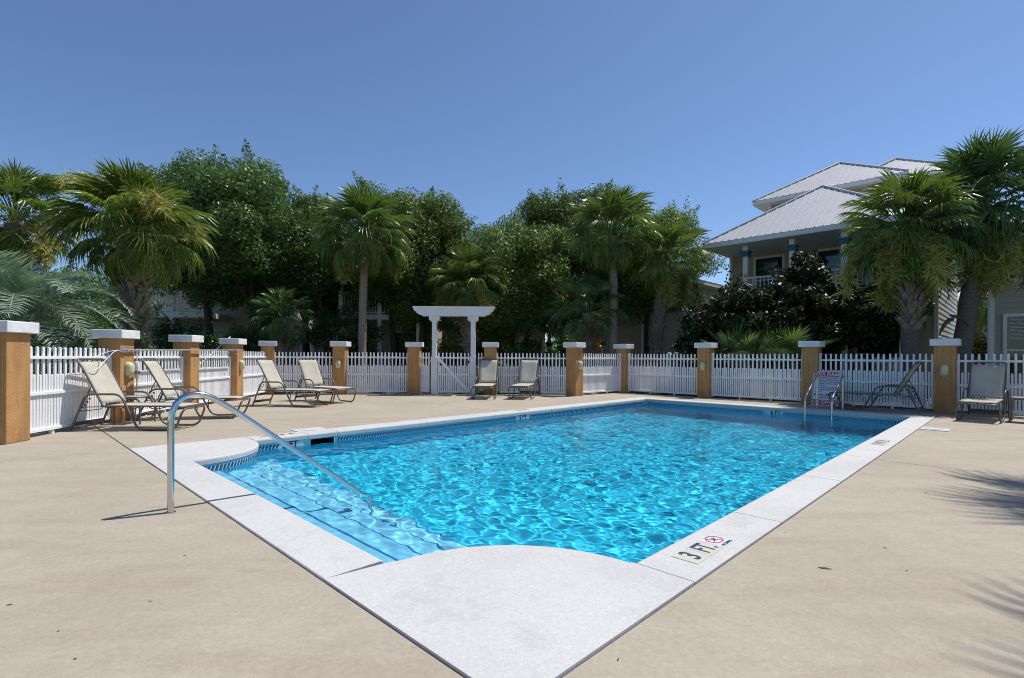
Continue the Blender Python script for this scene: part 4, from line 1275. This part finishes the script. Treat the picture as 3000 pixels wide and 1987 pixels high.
# small white garden lights on stakes
def garden_light(px, py, d, label):
    p = at(px, py, d)
    t = thing('garden_light', (p.x, p.y, 0), 0, label, 'garden light', 'white mushroom garden lights')
    MB().tube([(0, 0, 0), (0, 0, p.z - .05)], .02, 6).obj('stake', M['whiteplastic'], t)
    m_ = MB(); m_.tube([(0, 0, p.z - .06), (0, 0, p.z - .02), (0, 0, p.z + .03), (0, 0, p.z + .05)], [.10, .10, .06, .01], 10); m_.obj('shade', M['whiteplastic'], t)
garden_light(1960, 1036, 18.3, 'white mushroom garden light behind the fence, nearer the booted palm trunk')
garden_light(1983, 1033, 18.6, 'white mushroom garden light behind the fence, nearer the pale siding corner')
def patio_chair(px, d, label):
    p = at(px, 1040, d)
    t = thing('patio_chair', (p.x, p.y, 0.21), R(200), label, 'chair')
    MB().tube(fillet([(-.25, 0, 0), (-.25, 0, 1.0), (.25, 0, 1.0), (.25, 0, 0)], .08, 4), .02, 6).obj('back_frame', M['whiteplastic'], t)
    s_ = MB().box((0, .25, .42), (.5, .5, .03)).obj('seat', M['whiteplastic'], t)
    for sx in (-1, 1):
        MB().tube([(.24 * sx, .48, 0), (.24 * sx, .48, .62), (.24 * sx, 0, .64)], .018, 6).obj('arm_leg', M['whiteplastic'], t)
    for k in range(5): MB().box((-.2 + .1 * k, 0, .72), (.05, .015, .5)).obj('back_slat', M['whiteplastic'], t)
patio_chair(2625, 16.6, 'white metal chair standing on the lower porch of the tall beige house')

# ================================================================== VEGETATION
def fan_leaf(seed, mat, droop=0.5):
    rng = np.random.default_rng(seed)
    V, Fq = [], []
    Lp = 0.58
    # petiole: flat strip
    for i in range(5):
        s = i / 4
        x = Lp * s; z = 0.05 * math.sin(s * 1.5)
        w_ = 0.016 - 0.006 * s
        V += [(x, -w_, z), (x, w_, z)]
    Fq += [(2 * i, 2 * i + 2, 2 * i + 3, 2 * i + 1) for i in range(4)]
    n = 32
    for i in range(n):
        f = -1 + 2 * (i + .5) / n
        phi = f * R(140)
        # costa: central segments start further out on the recurved midrib
        cst = 0.11 * (1 - abs(f)) ** 0.8
        sx = Lp + cst; sz = 0.05 - 0.35 * cst * cst * 6
        L = 0.40 * (0.68 + 0.32 * math.cos(phi * .8)) * rng.uniform(.9, 1.08)
        dx, dy = math.cos(phi * .86), math.sin(phi * .86)
        hw = L * .40 * math.tan(R(280 * .86 / n / 2)) * 0.95
        base = len(V)
        wsl = [0.004, hw, hw * .55, 0.0]
        dr = droop * rng.uniform(.6, 1.5)
        tw = rng.normal(0, .04)
        for t, w_ in zip((0, .42, .72, 1.0), wsl):
            r_ = L * t * (1 - .22 * dr * max(0, t - .5))
            x = sx + dx * r_; y = dy * r_ + tw * t * t * .5
            z = sz + 0.10 * abs(dy) * L * t - 0.30 * cst * 2 * t - dr * L * 0.75 * max(0, t - .38) ** 1.6 * 1.6
            fold = 0.012 * (1 if i % 2 else -1) * (1 if 0 < t < 1 else 0)
            if w_ > 0:
                V += [(x + dy * w_, y - dx * w_, z + fold), (x - dy * w_, y + dx * w_, z - fold)]
            else:
                V += [(x, y, z)]
        b = base
        Fq += [(b, b + 2, b + 3, b + 1), (b + 2, b + 4, b + 5, b + 3)]
        Fq += [(b + 4, b + 6, b + 5)]
    me = bpy.data.meshes.new('frond')
    me.from_pydata(V, [], Fq); me.materials.append(mat); me.update()
    return me
def feather_leaf(seed, mat, arch=1.5, n=48, ll=0.30, lw=0.008):
    rng = np.random.default_rng(seed)
    V, Fq = [], []
    pts = []; x = z = 0.0; a = 0.0
    S_ = 24
    for i in range(S_ + 1):
        pts.append((x, z, a)); a -= arch / S_ * (0.5 + i / S_)
        x += math.cos(a) / S_; z += math.sin(a) / S_
    for i, (px, pz, pa) in enumerate(pts):
        w_ = .012 * (1 - .85 * i / S_); V += [(px, -w_, pz), (px, w_, pz)]
    Fq += [(2 * i, 2 * i + 2, 2 * i + 3, 2 * i + 1) for i in range(S_)]
    for i in range(n):
        s = 0.16 + 0.84 * (i + .5) / n
        k = min(S_ - 1, int(s * S_)); q = s * S_ - k
        px = pts[k][0] * (1 - q) + pts[k + 1][0] * q; pz = pts[k][1] * (1 - q) + pts[k + 1][1] * q; pa = pts[k][2]
        L = ll * (math.sin(math.pi * min(1, .18 + .82 * s)) ** .6) * rng.uniform(.85, 1.1)
        L = max(L, ll * .25)
        for sd in (-1, 1):
            fw = R(38 + 20 * s) ; up = R(32) + rng.normal(0, .12)
            d = Vector((math.cos(pa) * math.cos(fw), sd * math.sin(fw) * math.cos(up), math.sin(pa) * math.cos(fw) + math.sin(fw) * math.sin(up)))
            p0 = Vector((px, 0, pz)); p1 = p0 + d * L * .5; p2 = p0 + d * L + Vector((0, 0, -(.25 if lw > .007 else .06) * L * rng.uniform(.4, 1.6)))
            p1.z -= .02 * L
            wv = Vector((math.cos(pa), 0, math.sin(pa))) * lw
            b = len(V)
            V += [tuple(p0 - wv * .6), tuple(p0 + wv * .6), tuple(p1 - wv), tuple(p1 + wv), tuple(p2)]
            Fq += [(b, b + 2, b + 3, b + 1), (b + 2, b + 4, b + 3)]
    me = bpy.data.meshes.new('frond'); me.from_pydata(V, [], Fq); me.materials.append(mat); me.update()
    return me
FAN = {k: [fan_leaf(10 + i, M[k], 0.5 + .3 * i) for i in range(4)] for k in ('palm', 'palmyellow', 'palmdark')}
FEA = {'pindo': [feather_leaf(30 + i, M['pindo'], 1.5 + .35 * i, 40, .36, .0075) for i in range(3)], 'pindog': [feather_leaf(40 + i, M['pindog'], 0.35 + .25 * i, 24, .42, .0065) for i in range(3)],
       'clump': [fan_leaf(70 + i, M['pindog'], .06) for i in range(3)],
       'cycad': [feather_leaf(50 + i, M['palmdark'], 1.3 + .3 * i, 40, .2) for i in range(2)]}
def spray(seed, n=90, L=1.0):
    """one branched flower stalk: arching stem with many fine twigs"""
    rng = np.random.default_rng(seed)
    V, Fq = [], []
    def strip(p, q, w_):
        d = (q - p); s_ = d.cross(Vector((rng.normal(), rng.normal(), rng.normal())))
        if s_.length < 1e-6: return
        s_ = s_.normalized() * w_
        b = len(V); V.extend([tuple(p - s_), tuple(p + s_), tuple(q + s_ * .5), tuple(q - s_ * .5)]); Fq.append((b, b + 1, b + 2, b + 3))
    stem = []
    for i in range(13):
        s = i / 12; a = R(45) - s * R(105)
        stem.append((stem[-1] + Vector((math.cos(a), 0, math.sin(a))) * L / 12) if stem else Vector((0, 0, 0)))
    for a, b in zip(stem[:-1], stem[1:]): strip(a, b, .012)
    for i in range(n):
        k = rng.integers(4, 12); p = stem[k].lerp(stem[k + 1], rng.random())
        d = Vector((rng.normal(.5, .5), rng.normal(0, .7), rng.normal(-.35, .4))).normalized()
        l1 = rng.uniform(.10, .24) * L
        q = p + d * l1
        strip(p, q, .0055)
        for j in range(12):
            c = p.lerp(q, rng.uniform(.25, 1)); d2 = (d + Vector((rng.normal(0, .8), rng.normal(0, .8), rng.normal(-.25, .7)))).normalized()
            e = c + d2 * rng.uniform(.05, .12) * L
            strip(c, e, .0055)
    me = bpy.data.meshes.new('flower_stalk'); me.from_pydata(V, [], Fq); me.materials.append(M['flower']); me.update()
    return me
SPRAY = [spray(60 + i) for i in range(3)]
bt = MB()
bt.add([(-.055, 0, 0), (.055, 0, 0), (.045, .03, .14), (-.045, .03, .14), (-.03, .10, .30), (.03, .10, .30), (-.06, -.03, .02), (.06, -.03, .02), (.04, .0, .16), (-.04, .0, .16)],
       [(0, 1, 2, 3), (3, 2, 5, 4), (7, 6, 9, 8), (9, 4, 5, 8), (0, 3, 9, 6), (1, 7, 8, 2), (3, 4, 9), (2, 8, 5)])
BOOT = bt.mesh('leaf_base', M['boot'])

def palm(px, d, label, trunk_h, crown_r, trunk_r=0.15, leaf='palm', n=46, boots=None, flowers=0, lean_px=None, seed=0, trunk='trunk', skirt=0.0, low=-58, fl_elev=(10, 60), name='fan_palm'):
    """fan palm whose trunk stands at pixel column px, d metres into the scene"""
    rng = random.Random(seed)
    b = at(px, 1045, d)
    t = thing(name, (b.x, b.y, -0.06), 0, label, 'palm tree', 'fan palms around the pool')
    tp = Vector((0, 0, trunk_h))
    if lean_px is not None:
        tp.x = at(lean_px, 1045, d).x - b.x
    pts, rs = [], []
    K = 14
    for i in range(K + 1):
        s = i / K
        pts.append((tp.x * s ** 1.5 + .03 * math.sin(s * 5 + seed), .03 * math.sin(s * 4 + 2 * seed), trunk_h * s))
        rr = trunk_r * (1.25 - .25 * min(1, s * 6)) * (1 + .05 * math.sin(s * 30 + seed))
        if boots is None and s > .85: rr *= 1 + .5 * (s - .85) / .15
        rs.append(rr)
    MB().tube(pts, rs, 14).obj('trunk', M[trunk], t)
    if boots is not None:
        b0, b1 = boots; z = b0; k = 0
        while z < b1:
            s = z / trunk_h
            for j in range(7):
                a = k * .45 + j * math.pi / 3.5 + rng.uniform(-.1, .1)
                r_ = trunk_r * .92
                x = tp.x * s ** 1.5 + r_ * math.cos(a); y = r_ * math.sin(a)
                sc = min(1.15, trunk_r / .17) * rng.uniform(.8, 1.15)
                o = inst('leaf_base', BOOT, t, (x, y, z + rng.uniform(-.02, .02)), (0, 0, 0), sc)
                o.rotation_euler = Euler((R(rng.uniform(-14, 4)), R(rng.choice((-16, 16)) + rng.uniform(-8, 8)), a - math.pi / 2), 'XYZ')
            z += .125; k += 1
    n = int(n * 1.85)
    for k in range(n):
        q = (k + .5) / n
        el = 88 - (88 - low) * q ** .95 + rng.uniform(-9, 9)
        az = k * 2.39996 + rng.uniform(-.25, .25) + seed
        me = FAN[leaf][min(3, int(q * 4 * rng.uniform(.8, 1.15)))]
        L = crown_r * (.74 + .30 * math.sin(math.pi * min(1, q + .12))) * rng.uniform(.9, 1.1)
        o = inst('frond', me, t, (tp.x, 0, trunk_h + .12 * (1 - q) - .15 * q))
        o.scale = (L, L * rng.uniform(.85, 1.0), L)
        o.rotation_mode = 'XYZ'
        o.rotation_euler = (Matrix.Rotation(az, 3, 'Z') @ Matrix.Rotation(-R(el), 3, 'Y') @ Matrix.Rotation(rng.uniform(-.35, .35), 3, 'X')).to_euler()
    for k in range(flowers):
        az = k * 2 * math.pi / max(1, flowers) + seed * 1.3 + rng.uniform(-.3, .3)
        el = rng.uniform(*fl_elev)
        L = crown_r * rng.uniform(1.0, 1.3)
        o = inst('flower_stalk', SPRAY[k % 3], t, (tp.x, 0, trunk_h + .1), (0, 0, 0), L)
        o.rotation_euler = (Matrix.Rotation(az, 3, 'Z') @ Matrix.Rotation(-R(el - 45), 3, 'Y')).to_euler()
    return t
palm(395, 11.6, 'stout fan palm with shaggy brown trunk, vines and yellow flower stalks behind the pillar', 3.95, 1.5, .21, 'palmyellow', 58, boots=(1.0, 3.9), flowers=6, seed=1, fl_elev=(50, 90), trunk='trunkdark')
palm(40, 13.2, 'dark green fan palm with drooping fronds behind the blue-green feather palm', 4.6, 1.55, .22, 'palm', 44, boots=(2.6, 4.2), flowers=2, seed=2, fl_elev=(0, 30))
palm(1063, 18.6, 'slender fan palm with a smooth tan trunk and full round crown', 5.45, 1.85, .145, 'palm', 58, seed=3, flowers=2, fl_elev=(-10, 20))
palm(1372, 20.2, 'low fan palm with glossy cascading fronds behind the arbor', 4.0, 1.55, .16, 'palm', 40, seed=4, boots=(1.0, 3.5), flowers=3, fl_elev=(-30, 20))
palm(1795, 19.2, 'slender fan palm with smooth grey-tan trunk and dense crown beside the booted palm', 5.75, 1.75, .145, 'palm', 52, seed=5, flowers=1, fl_elev=(20, 40))
palm(1915, 19.6, 'fan palm with criss-cross booted trunk and hanging yellow flowers beside pale siding', 4.9, 1.55, .17, 'palm', 40, seed=6, boots=(0.4, 4.3), flowers=4, lean_px=1955, fl_elev=(-30, 30))
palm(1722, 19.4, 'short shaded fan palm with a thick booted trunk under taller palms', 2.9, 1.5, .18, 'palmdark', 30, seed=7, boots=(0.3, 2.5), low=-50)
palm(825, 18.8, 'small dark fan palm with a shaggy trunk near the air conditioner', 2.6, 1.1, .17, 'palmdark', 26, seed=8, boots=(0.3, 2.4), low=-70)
palm(2675, 13.3, 'thick booted fan palm with brown flower sprays beside the tall house porch', 4.4, 1.65, .20, 'palm', 52, seed=9, boots=(2.0, 4.0), flowers=7, lean_px=2660, trunk='trunkdark', fl_elev=(-30, 20))
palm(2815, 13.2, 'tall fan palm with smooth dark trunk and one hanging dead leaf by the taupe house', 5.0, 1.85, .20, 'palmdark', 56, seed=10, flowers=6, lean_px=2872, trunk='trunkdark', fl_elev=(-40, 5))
palm(2862, 29.0, 'distant fan palm filling the gap between two houses', 4.6, 2.6, .2, 'palm', 36, seed=11, flowers=2, fl_elev=(-10, 30))
for (qu, qv), sd_, lab_ in (((6.6, -1.2), 12, 'fan palm outside the deck edge shading the concrete beside the long coping'), ((3.6, -1.6), 13, 'fan palm outside the deck edge shading the concrete near the rounded corner')):
    q_ = P(qu, qv) + Vector((3.2, 1.6, 0))
    palm(1500 + F * q_.x / q_.y, q_.y, lab_, 6.7, 1.8, .2, 'palm', 19, seed=sd_, trunk='trunkdark', low=-20)
# dead leaf and vine details on the two nearest trunks
dl = MB()
dl.tube([(0, 0, 0), (-.10, -.03, -.03), (-.22, -.03, -.14), (-.30, -.02, -.30), (-.33, 0, -.42)], [.05, .055, .045, .03, .01], 7)
p_ = at(2790, 935, 12.92)
tag(dl.obj('hanging_dead_leaf', M['dryleaf'], None, (p_.x, p_.y, p_.z)), 'curled dead leaf sheath hooked on the smooth dark palm trunk', 'leaf sheath')
dl2 = MB().tube([(-.16, -.02, .05), (.05, -.05, .0), (.20, -.03, -.10), (.32, 0, -.22)], [.03, .045, .04, .01], 7)
p_ = at(2800, 930, 12.90)
tag(dl2.obj('hanging_dead_leaf', M['dryleaf'], None, (p_.x, p_.y, p_.z)), 'long dead leaf stalk lying across the smooth dark palm trunk', 'leaf sheath')

def feather_palm(px, d, label, z0, L, n, leaf, seed, name='feather_palm', low=-5, high=80, trunk_r=.2, group=None, heads=((0, 0),)):
    rng = random.Random(seed)
    b = at(px, 1045, d)
    t = thing(name, (b.x, b.y, -.06), 0, label, 'palm', group)
    for hx, hy in heads:
        if z0 > .15:
            MB().tube([(hx * .6, hy, 0), (hx, hy, z0 * .6), (hx, hy, z0 + .1)], [trunk_r * 1.15, trunk_r, trunk_r * .8], 12).obj('trunk', M['boot'], t)
        for k in range(n):
            q = (k + .5) / n
            o = inst('frond', rng.choice(FEA[leaf]), t, (hx, hy, z0))
            l_ = L * rng.uniform(.8, 1.1)
            o.scale = (l_, l_, l_)
            el = high - (high - low) * q + rng.uniform(-8, 8)
            o.rotation_euler = (Matrix.Rotation(k * 2.39996 + seed, 3, 'Z') @ Matrix.Rotation(-R(el), 3, 'Y') @ Matrix.Rotation(rng.uniform(-.3, .3), 3, 'X')).to_euler()
    return t
feather_palm(40, 9.4, 'large blue-green feather palm arching over the fence beside the end pillar', 1.75, 2.15, 44, 'pindo', 3, low=0, high=85)
feather_palm(458, 12.4, 'small blue-green feather palm poking up behind the fence between two pillars', 0.8, 1.1, 18, 'pindo', 5, low=25, high=75)
feather_palm(150, 9.6, 'low bright green feather palm tucked under the large blue-green one', 0.55, 1.2, 16, 'pindog', 8, low=15, high=75)
feather_palm(2235, 16.1, 'spiky bright green palm clump with several heads behind the fence', .85, 1.55, 17, 'clump', 6, name='palm_clump', low=28, high=84, trunk_r=.12, heads=((-.85, 0), (-.1, .3), (.75, -.1), (.25, -.3)))
feather_palm(1432, 18.0, 'dark cycad rosette behind the gate fence, on the arbor side of the pillar', .55, 0.95, 22, 'cycad', 2, name='cycad', low=10, high=70, group='cycads behind the gate fence')
feather_palm(1500, 18.2, 'dark cycad rosette behind the fence panel with two loungers', .6, 1.0, 22, 'cycad', 9, name='cycad', low=10, high=70, group='cycads behind the gate fence')
feather_palm(1245, 18.0, 'dark cycad rosette beside the arbor post on the slender palm side', .6, .95, 20, 'cycad', 4, name='cycad', low=15, high=75, group='cycads behind the gate fence')

def leaf_cloud(rng, centers, radii, n, size, aspect=.5, squash=.8, up=.35):
    c = rng.choice(len(centers), n, p=radii ** 2 / np.sum(radii ** 2))
    d = rng.normal(size=(n, 3)); d /= np.linalg.norm(d, axis=1)[:, None]
    r_ = radii[c] * (0.35 + .65 * rng.random(n) ** .45)
    p = centers[c] + d * r_[:, None] * np.array([1, 1, squash])
    nr = d + rng.normal(size=(n, 3)) * .7 + np.array([0, 0, up]); nr /= np.linalg.norm(nr, axis=1)[:, None]
    a = np.cross(nr, rng.normal(size=(n, 3))); a /= np.linalg.norm(a, axis=1)[:, None]
    b = np.cross(nr, a)
    s = size * rng.uniform(.65, 1.25, n)[:, None]
    v = np.stack([p - a * s * .5, p - b * s * aspect * .5, p + a * s * .5, p + b * s * aspect * .5], 1).reshape(-1, 3)
    f = np.arange(4 * n).reshape(n, 4)
    return v, f
def tree(name, px, d, label, top_z, bot_z, half_w, half_d, mat, seed, n_leaf=26000, clumps=130, leaf=.13, trunks=1, trunk_r=.16, clump_r=(.5, 1.0), cat='tree', group=None, flat=.0, aspect=.5, bulge=(), trunk_px=None):
    rng = np.random.default_rng(seed)
    b = at(px, 1045, d)
    t = thing(name, (b.x, b.y, -.06), 0, label, cat, group)
    cz = (top_z + bot_z) / 2; hz = (top_z - bot_z) / 2
    cs = []
    while len(cs) < clumps:
        q = rng.normal(size=3); q /= np.linalg.norm(q)
        q *= .45 + .55 * rng.random() ** .5
        if q[2] < 0: q[2] *= 1 - flat
        # lobed outline
        lob = 1 + .16 * math.sin(3 * math.atan2(q[1], q[0]) + seed) + .12 * math.sin(5 * q[0] * 2 + seed * 2)
        cs.append((q[0] * half_w * lob, q[1] * half_d * lob, cz + q[2] * hz * (.92 + .12 * math.sin(q[0] * 7 + seed))))
    for bx, bz in bulge:
        for k in range(5): cs.append((bx + rng.normal(0, .45), rng.normal(0, .4), bz + rng.normal(0, .3)))
    cs = np.array(cs); ra = rng.uniform(clump_r[0], clump_r[1], len(cs))
    v, f = leaf_cloud(rng, cs, ra, n_leaf, leaf, aspect)
    # loose sprigs that break the outline
    k = n_leaf // 9
    out = np.array([q for q in cs if np.linalg.norm((q - np.array([0, 0, cz])) / np.array([half_w, half_d, hz])) > .62])
    cs2 = out[rng.choice(len(out), 90)]; dirs = cs2 - np.array([0, 0, cz]); dirs /= np.linalg.norm(dirs, axis=1)[:, None] + 1e-6
    dirs = dirs + rng.normal(0, .35, dirs.shape) + np.array([0, 0, .25])
    tips = np.concatenate([cs2 + dirs * s_ for s_ in (.34, .46, .58, .68)])
    v2, f2 = leaf_cloud(rng, tips, np.repeat([.26, .20, .15, .09], 90), k, leaf * .85, aspect)
    inst('crown', np_mesh('crown', np.concatenate([v, v2]), np.concatenate([f, f2 + len(v)]), M[mat]), t)
    tr = MB()
    for q in range(trunks):
        ox = (q - (trunks - 1) / 2) * .7 + rng.normal(0, .1)
        if trunk_px is not None: ox = at(trunk_px[q], 1045, d).x - b.x
        tip = Vector((ox * 1.6 + rng.normal(0, .3), rng.normal(0, .3), cz))
        base = Vector((ox, 0, 0)); mid = base.lerp(tip, .45) + Vector((rng.normal(0, .15), rng.normal(0, .15), 0))
        m_ = MB().tube([base, mid, tip], [trunk_r * 1.15, trunk_r * .85, trunk_r * .35], 9)
        for j in range(8):
            e = Vector(cs[rng.integers(len(cs))]); s = mid.lerp(tip, rng.random() * .8)
            m_.tube([s, s.lerp(e, .5) + Vector((0, 0, .15)), e], [trunk_r * .42, trunk_r * .28, trunk_r * .08], 5)
        m_.obj('trunk', M['bark'], t)
    return t
OG = 'live oaks behind the fence'
tree('oak_tree', 655, 20.5, 'tallest dark live oak rising behind the stout shaggy palm', 9.0, 2.6, 3.15, 2.4, 'oak', 11, 125439, 195, .125, 2, .16, group=OG, flat=.2, bulge=((-1.7, 8.3), (2.9, 6.0), (1.5, 8.0)))
tree('oak_tree', 215, 27.0, 'distant low oak filling the gap behind the stout and dark palms', 6.2, .8, 3.6, 2.2, 'oak', 17, 30000, 90, .17, 1, .15, group=OG)
tree('oak_tree', 905, 23.0, 'live oak crown showing between the tallest oak and the slender tan palm', 8.0, 2.8, 2.1, 2.2, 'oak', 12, 65856, 104, .13, 1, .16, group=OG)
tree('oak_tree', 1190, 22.5, 'bright green live oak behind the slender tan-trunked palm', 8.1, 2.7, 2.7, 2.2, 'oaklight', 13, 97216, 156, .125, 2, .14, group=OG, bulge=((-1.5, 7.6), (1.5, 7.3)))
tree('oak_tree', 1480, 22.5, 'lower live oak between the arbor and the next slender palm', 7.3, 1.9, 2.5, 2.2, 'oaklight', 14, 97216, 156, .125, 3, .13, group=OG)
tree('oak_tree', 1660, 24.5, 'live oak with airy top behind the second slender palm', 8.8, 2.6, 2.7, 2.2, 'oaklight', 15, 87808, 143, .125, 1, .15, group=OG, bulge=((-1.6, 8.0), (1.4, 8.4)))
tree('oak_tree', 1890, 25.0, 'feathery pale-topped oak behind the booted palm with hanging flowers', 8.4, 3.2, 2.6, 2.0, 'oaklight', 16, 72128, 130, .12, 1, .13, group=OG, bulge=((1.6, 7.7),))
tree('magnolia_tree', 2190, 17.4, 'dark glossy magnolia with bronze leaf backs beside the pale siding corner', 3.6, 1.5, 1.9, 1.5, 'magnolia', 21, 24000, 85, .20, 1, .10, group='magnolias before the porch house', aspect=.46, clump_r=(.3, .55), flat=.2, bulge=((-1.5, 1.9),), trunk_px=(2143,))
tree('magnolia_tree', 2420, 17.0, 'larger dark magnolia with bronze top hiding the middle of the porch', 3.65, 1.5, 2.45, 1.7, 'magnolia', 22, 36000, 125, .20, 1, .11, group='magnolias before the porch house', aspect=.46, clump_r=(.32, .62), flat=.15, bulge=((-.9, 3.85), (2.2, 1.9)), trunk_px=(2450,))
# understorey
SG = 'shrubs beyond the fence'
for px, d, tz, bz, hw_, mat, sd, lab in [
    (1000, 21.5, 3.6, .3, 1.6, 'oak', 31, 'dark bushy shrub beneath the slender tan palm crown'),
    (560, 18.5, 2.6, .2, 1.4, 'oak', 33, 'dark shrub below the tallest oak, behind the small feather palm'),
    (760, 20.5, 3.3, .3, 1.4, 'oak', 34, 'dark shrub beside the small shaggy palm under the tallest oak'),
    (1590, 22.0, 3.4, .3, 1.5, 'oak', 35, 'dark shrub between the oak trunks and the short shaded palm'),
    (1280, 23.5, 3.4, .3, 1.3, 'oak', 36, 'dark shrub seen through the open arbor'),
    (1420, 23.5, 2.2, .2, 1.2, 'oak', 37, 'dark shrub behind the cycads and the gate pillar'),
    (235, 16.0, 3.6, .2, 2.0, 'oak', 38, 'dark shrub behind the feather palm fronds'),
    (2070, 18.2, 1.45, .1, .8, 'hedge', 39, 'low green shrub at the foot of the magnolia'),
    (2885, 19.5, 2.3, .1, .9, 'goldshrub', 40, 'golden-leaved shrub beneath the distant palm by the taupe house')]:
    tree('garden_shrub', px, d, lab, tz, bz, hw_, 1.0, mat, sd, 6500, 40, .12, 2, .05, (.25, .5), 'shrub', SG)
# low planting outside the fence, one mass
rng = np.random.default_rng(77)
cc = []
for (xa, ya), (xb, yb), nn in (((-7.2, 17.0), (1.6, 17.0), 60), ((2.0, 17.3), (3.4, 18.6), 14), ((4.2, 18.6), (10.4, 12.6), 60), ((-7.9, 8.0), (-8.3, 15.8), 40)):
    for k in range(nn):
        q = rng.random(); cc.append((xa + (xb - xa) * q + rng.normal(0, .12), ya + (yb - ya) * q + abs(rng.normal(0.25, .3)), rng.uniform(.05, .55)))
cc = np.array(cc)
v, f = leaf_cloud(rng, cc, rng.uniform(.18, .36, len(cc)), 56000, .075, .5)
gc = inst('ground_cover', np_mesh('ground_cover', v, f, M['hedge']))
tag(gc, 'mixed low leafy planting along the outside of the fence', 'plants', kind='stuff')
# vine on the stout palm
b = at(395, 1045, 11.6)
vc = np.array([(b.x + .33 * math.cos(a) , b.y + .33 * math.sin(a) - .05, z) for a, z in [(-1.2, 1.1), (-.6, 1.6), (-.2, 2.0), (-1.9, 2.3), (-.4, 2.6), (-2.3, 2.0), (-1.0, 3.0), (-2.6, 3.0), (-.1, 1.3)]])
v, f = leaf_cloud(rng, vc, np.full(len(vc), .16), 420, .085, .6)
tag(inst('climbing_vine', np_mesh('climbing_vine', v, f, M['pindog'])), 'bright green vine leaves climbing the shaggy stout palm trunk', 'vine')
# far tree line
tl = []
rng = np.random.default_rng(5)
for k in range(150):
    x = rng.uniform(-70, 90); tl.append((x, rng.uniform(52, 66), rng.uniform(.5, 3.4)))
tl = np.array(tl)
v, f = leaf_cloud(rng, tl, rng.uniform(1.4, 2.6, len(tl)), 62000, .5, .6)
tag(inst('distant_woods', np_mesh('distant_woods', v, f, M['oak'])), 'distant low band of trees behind the houses', 'trees', kind='stuff')
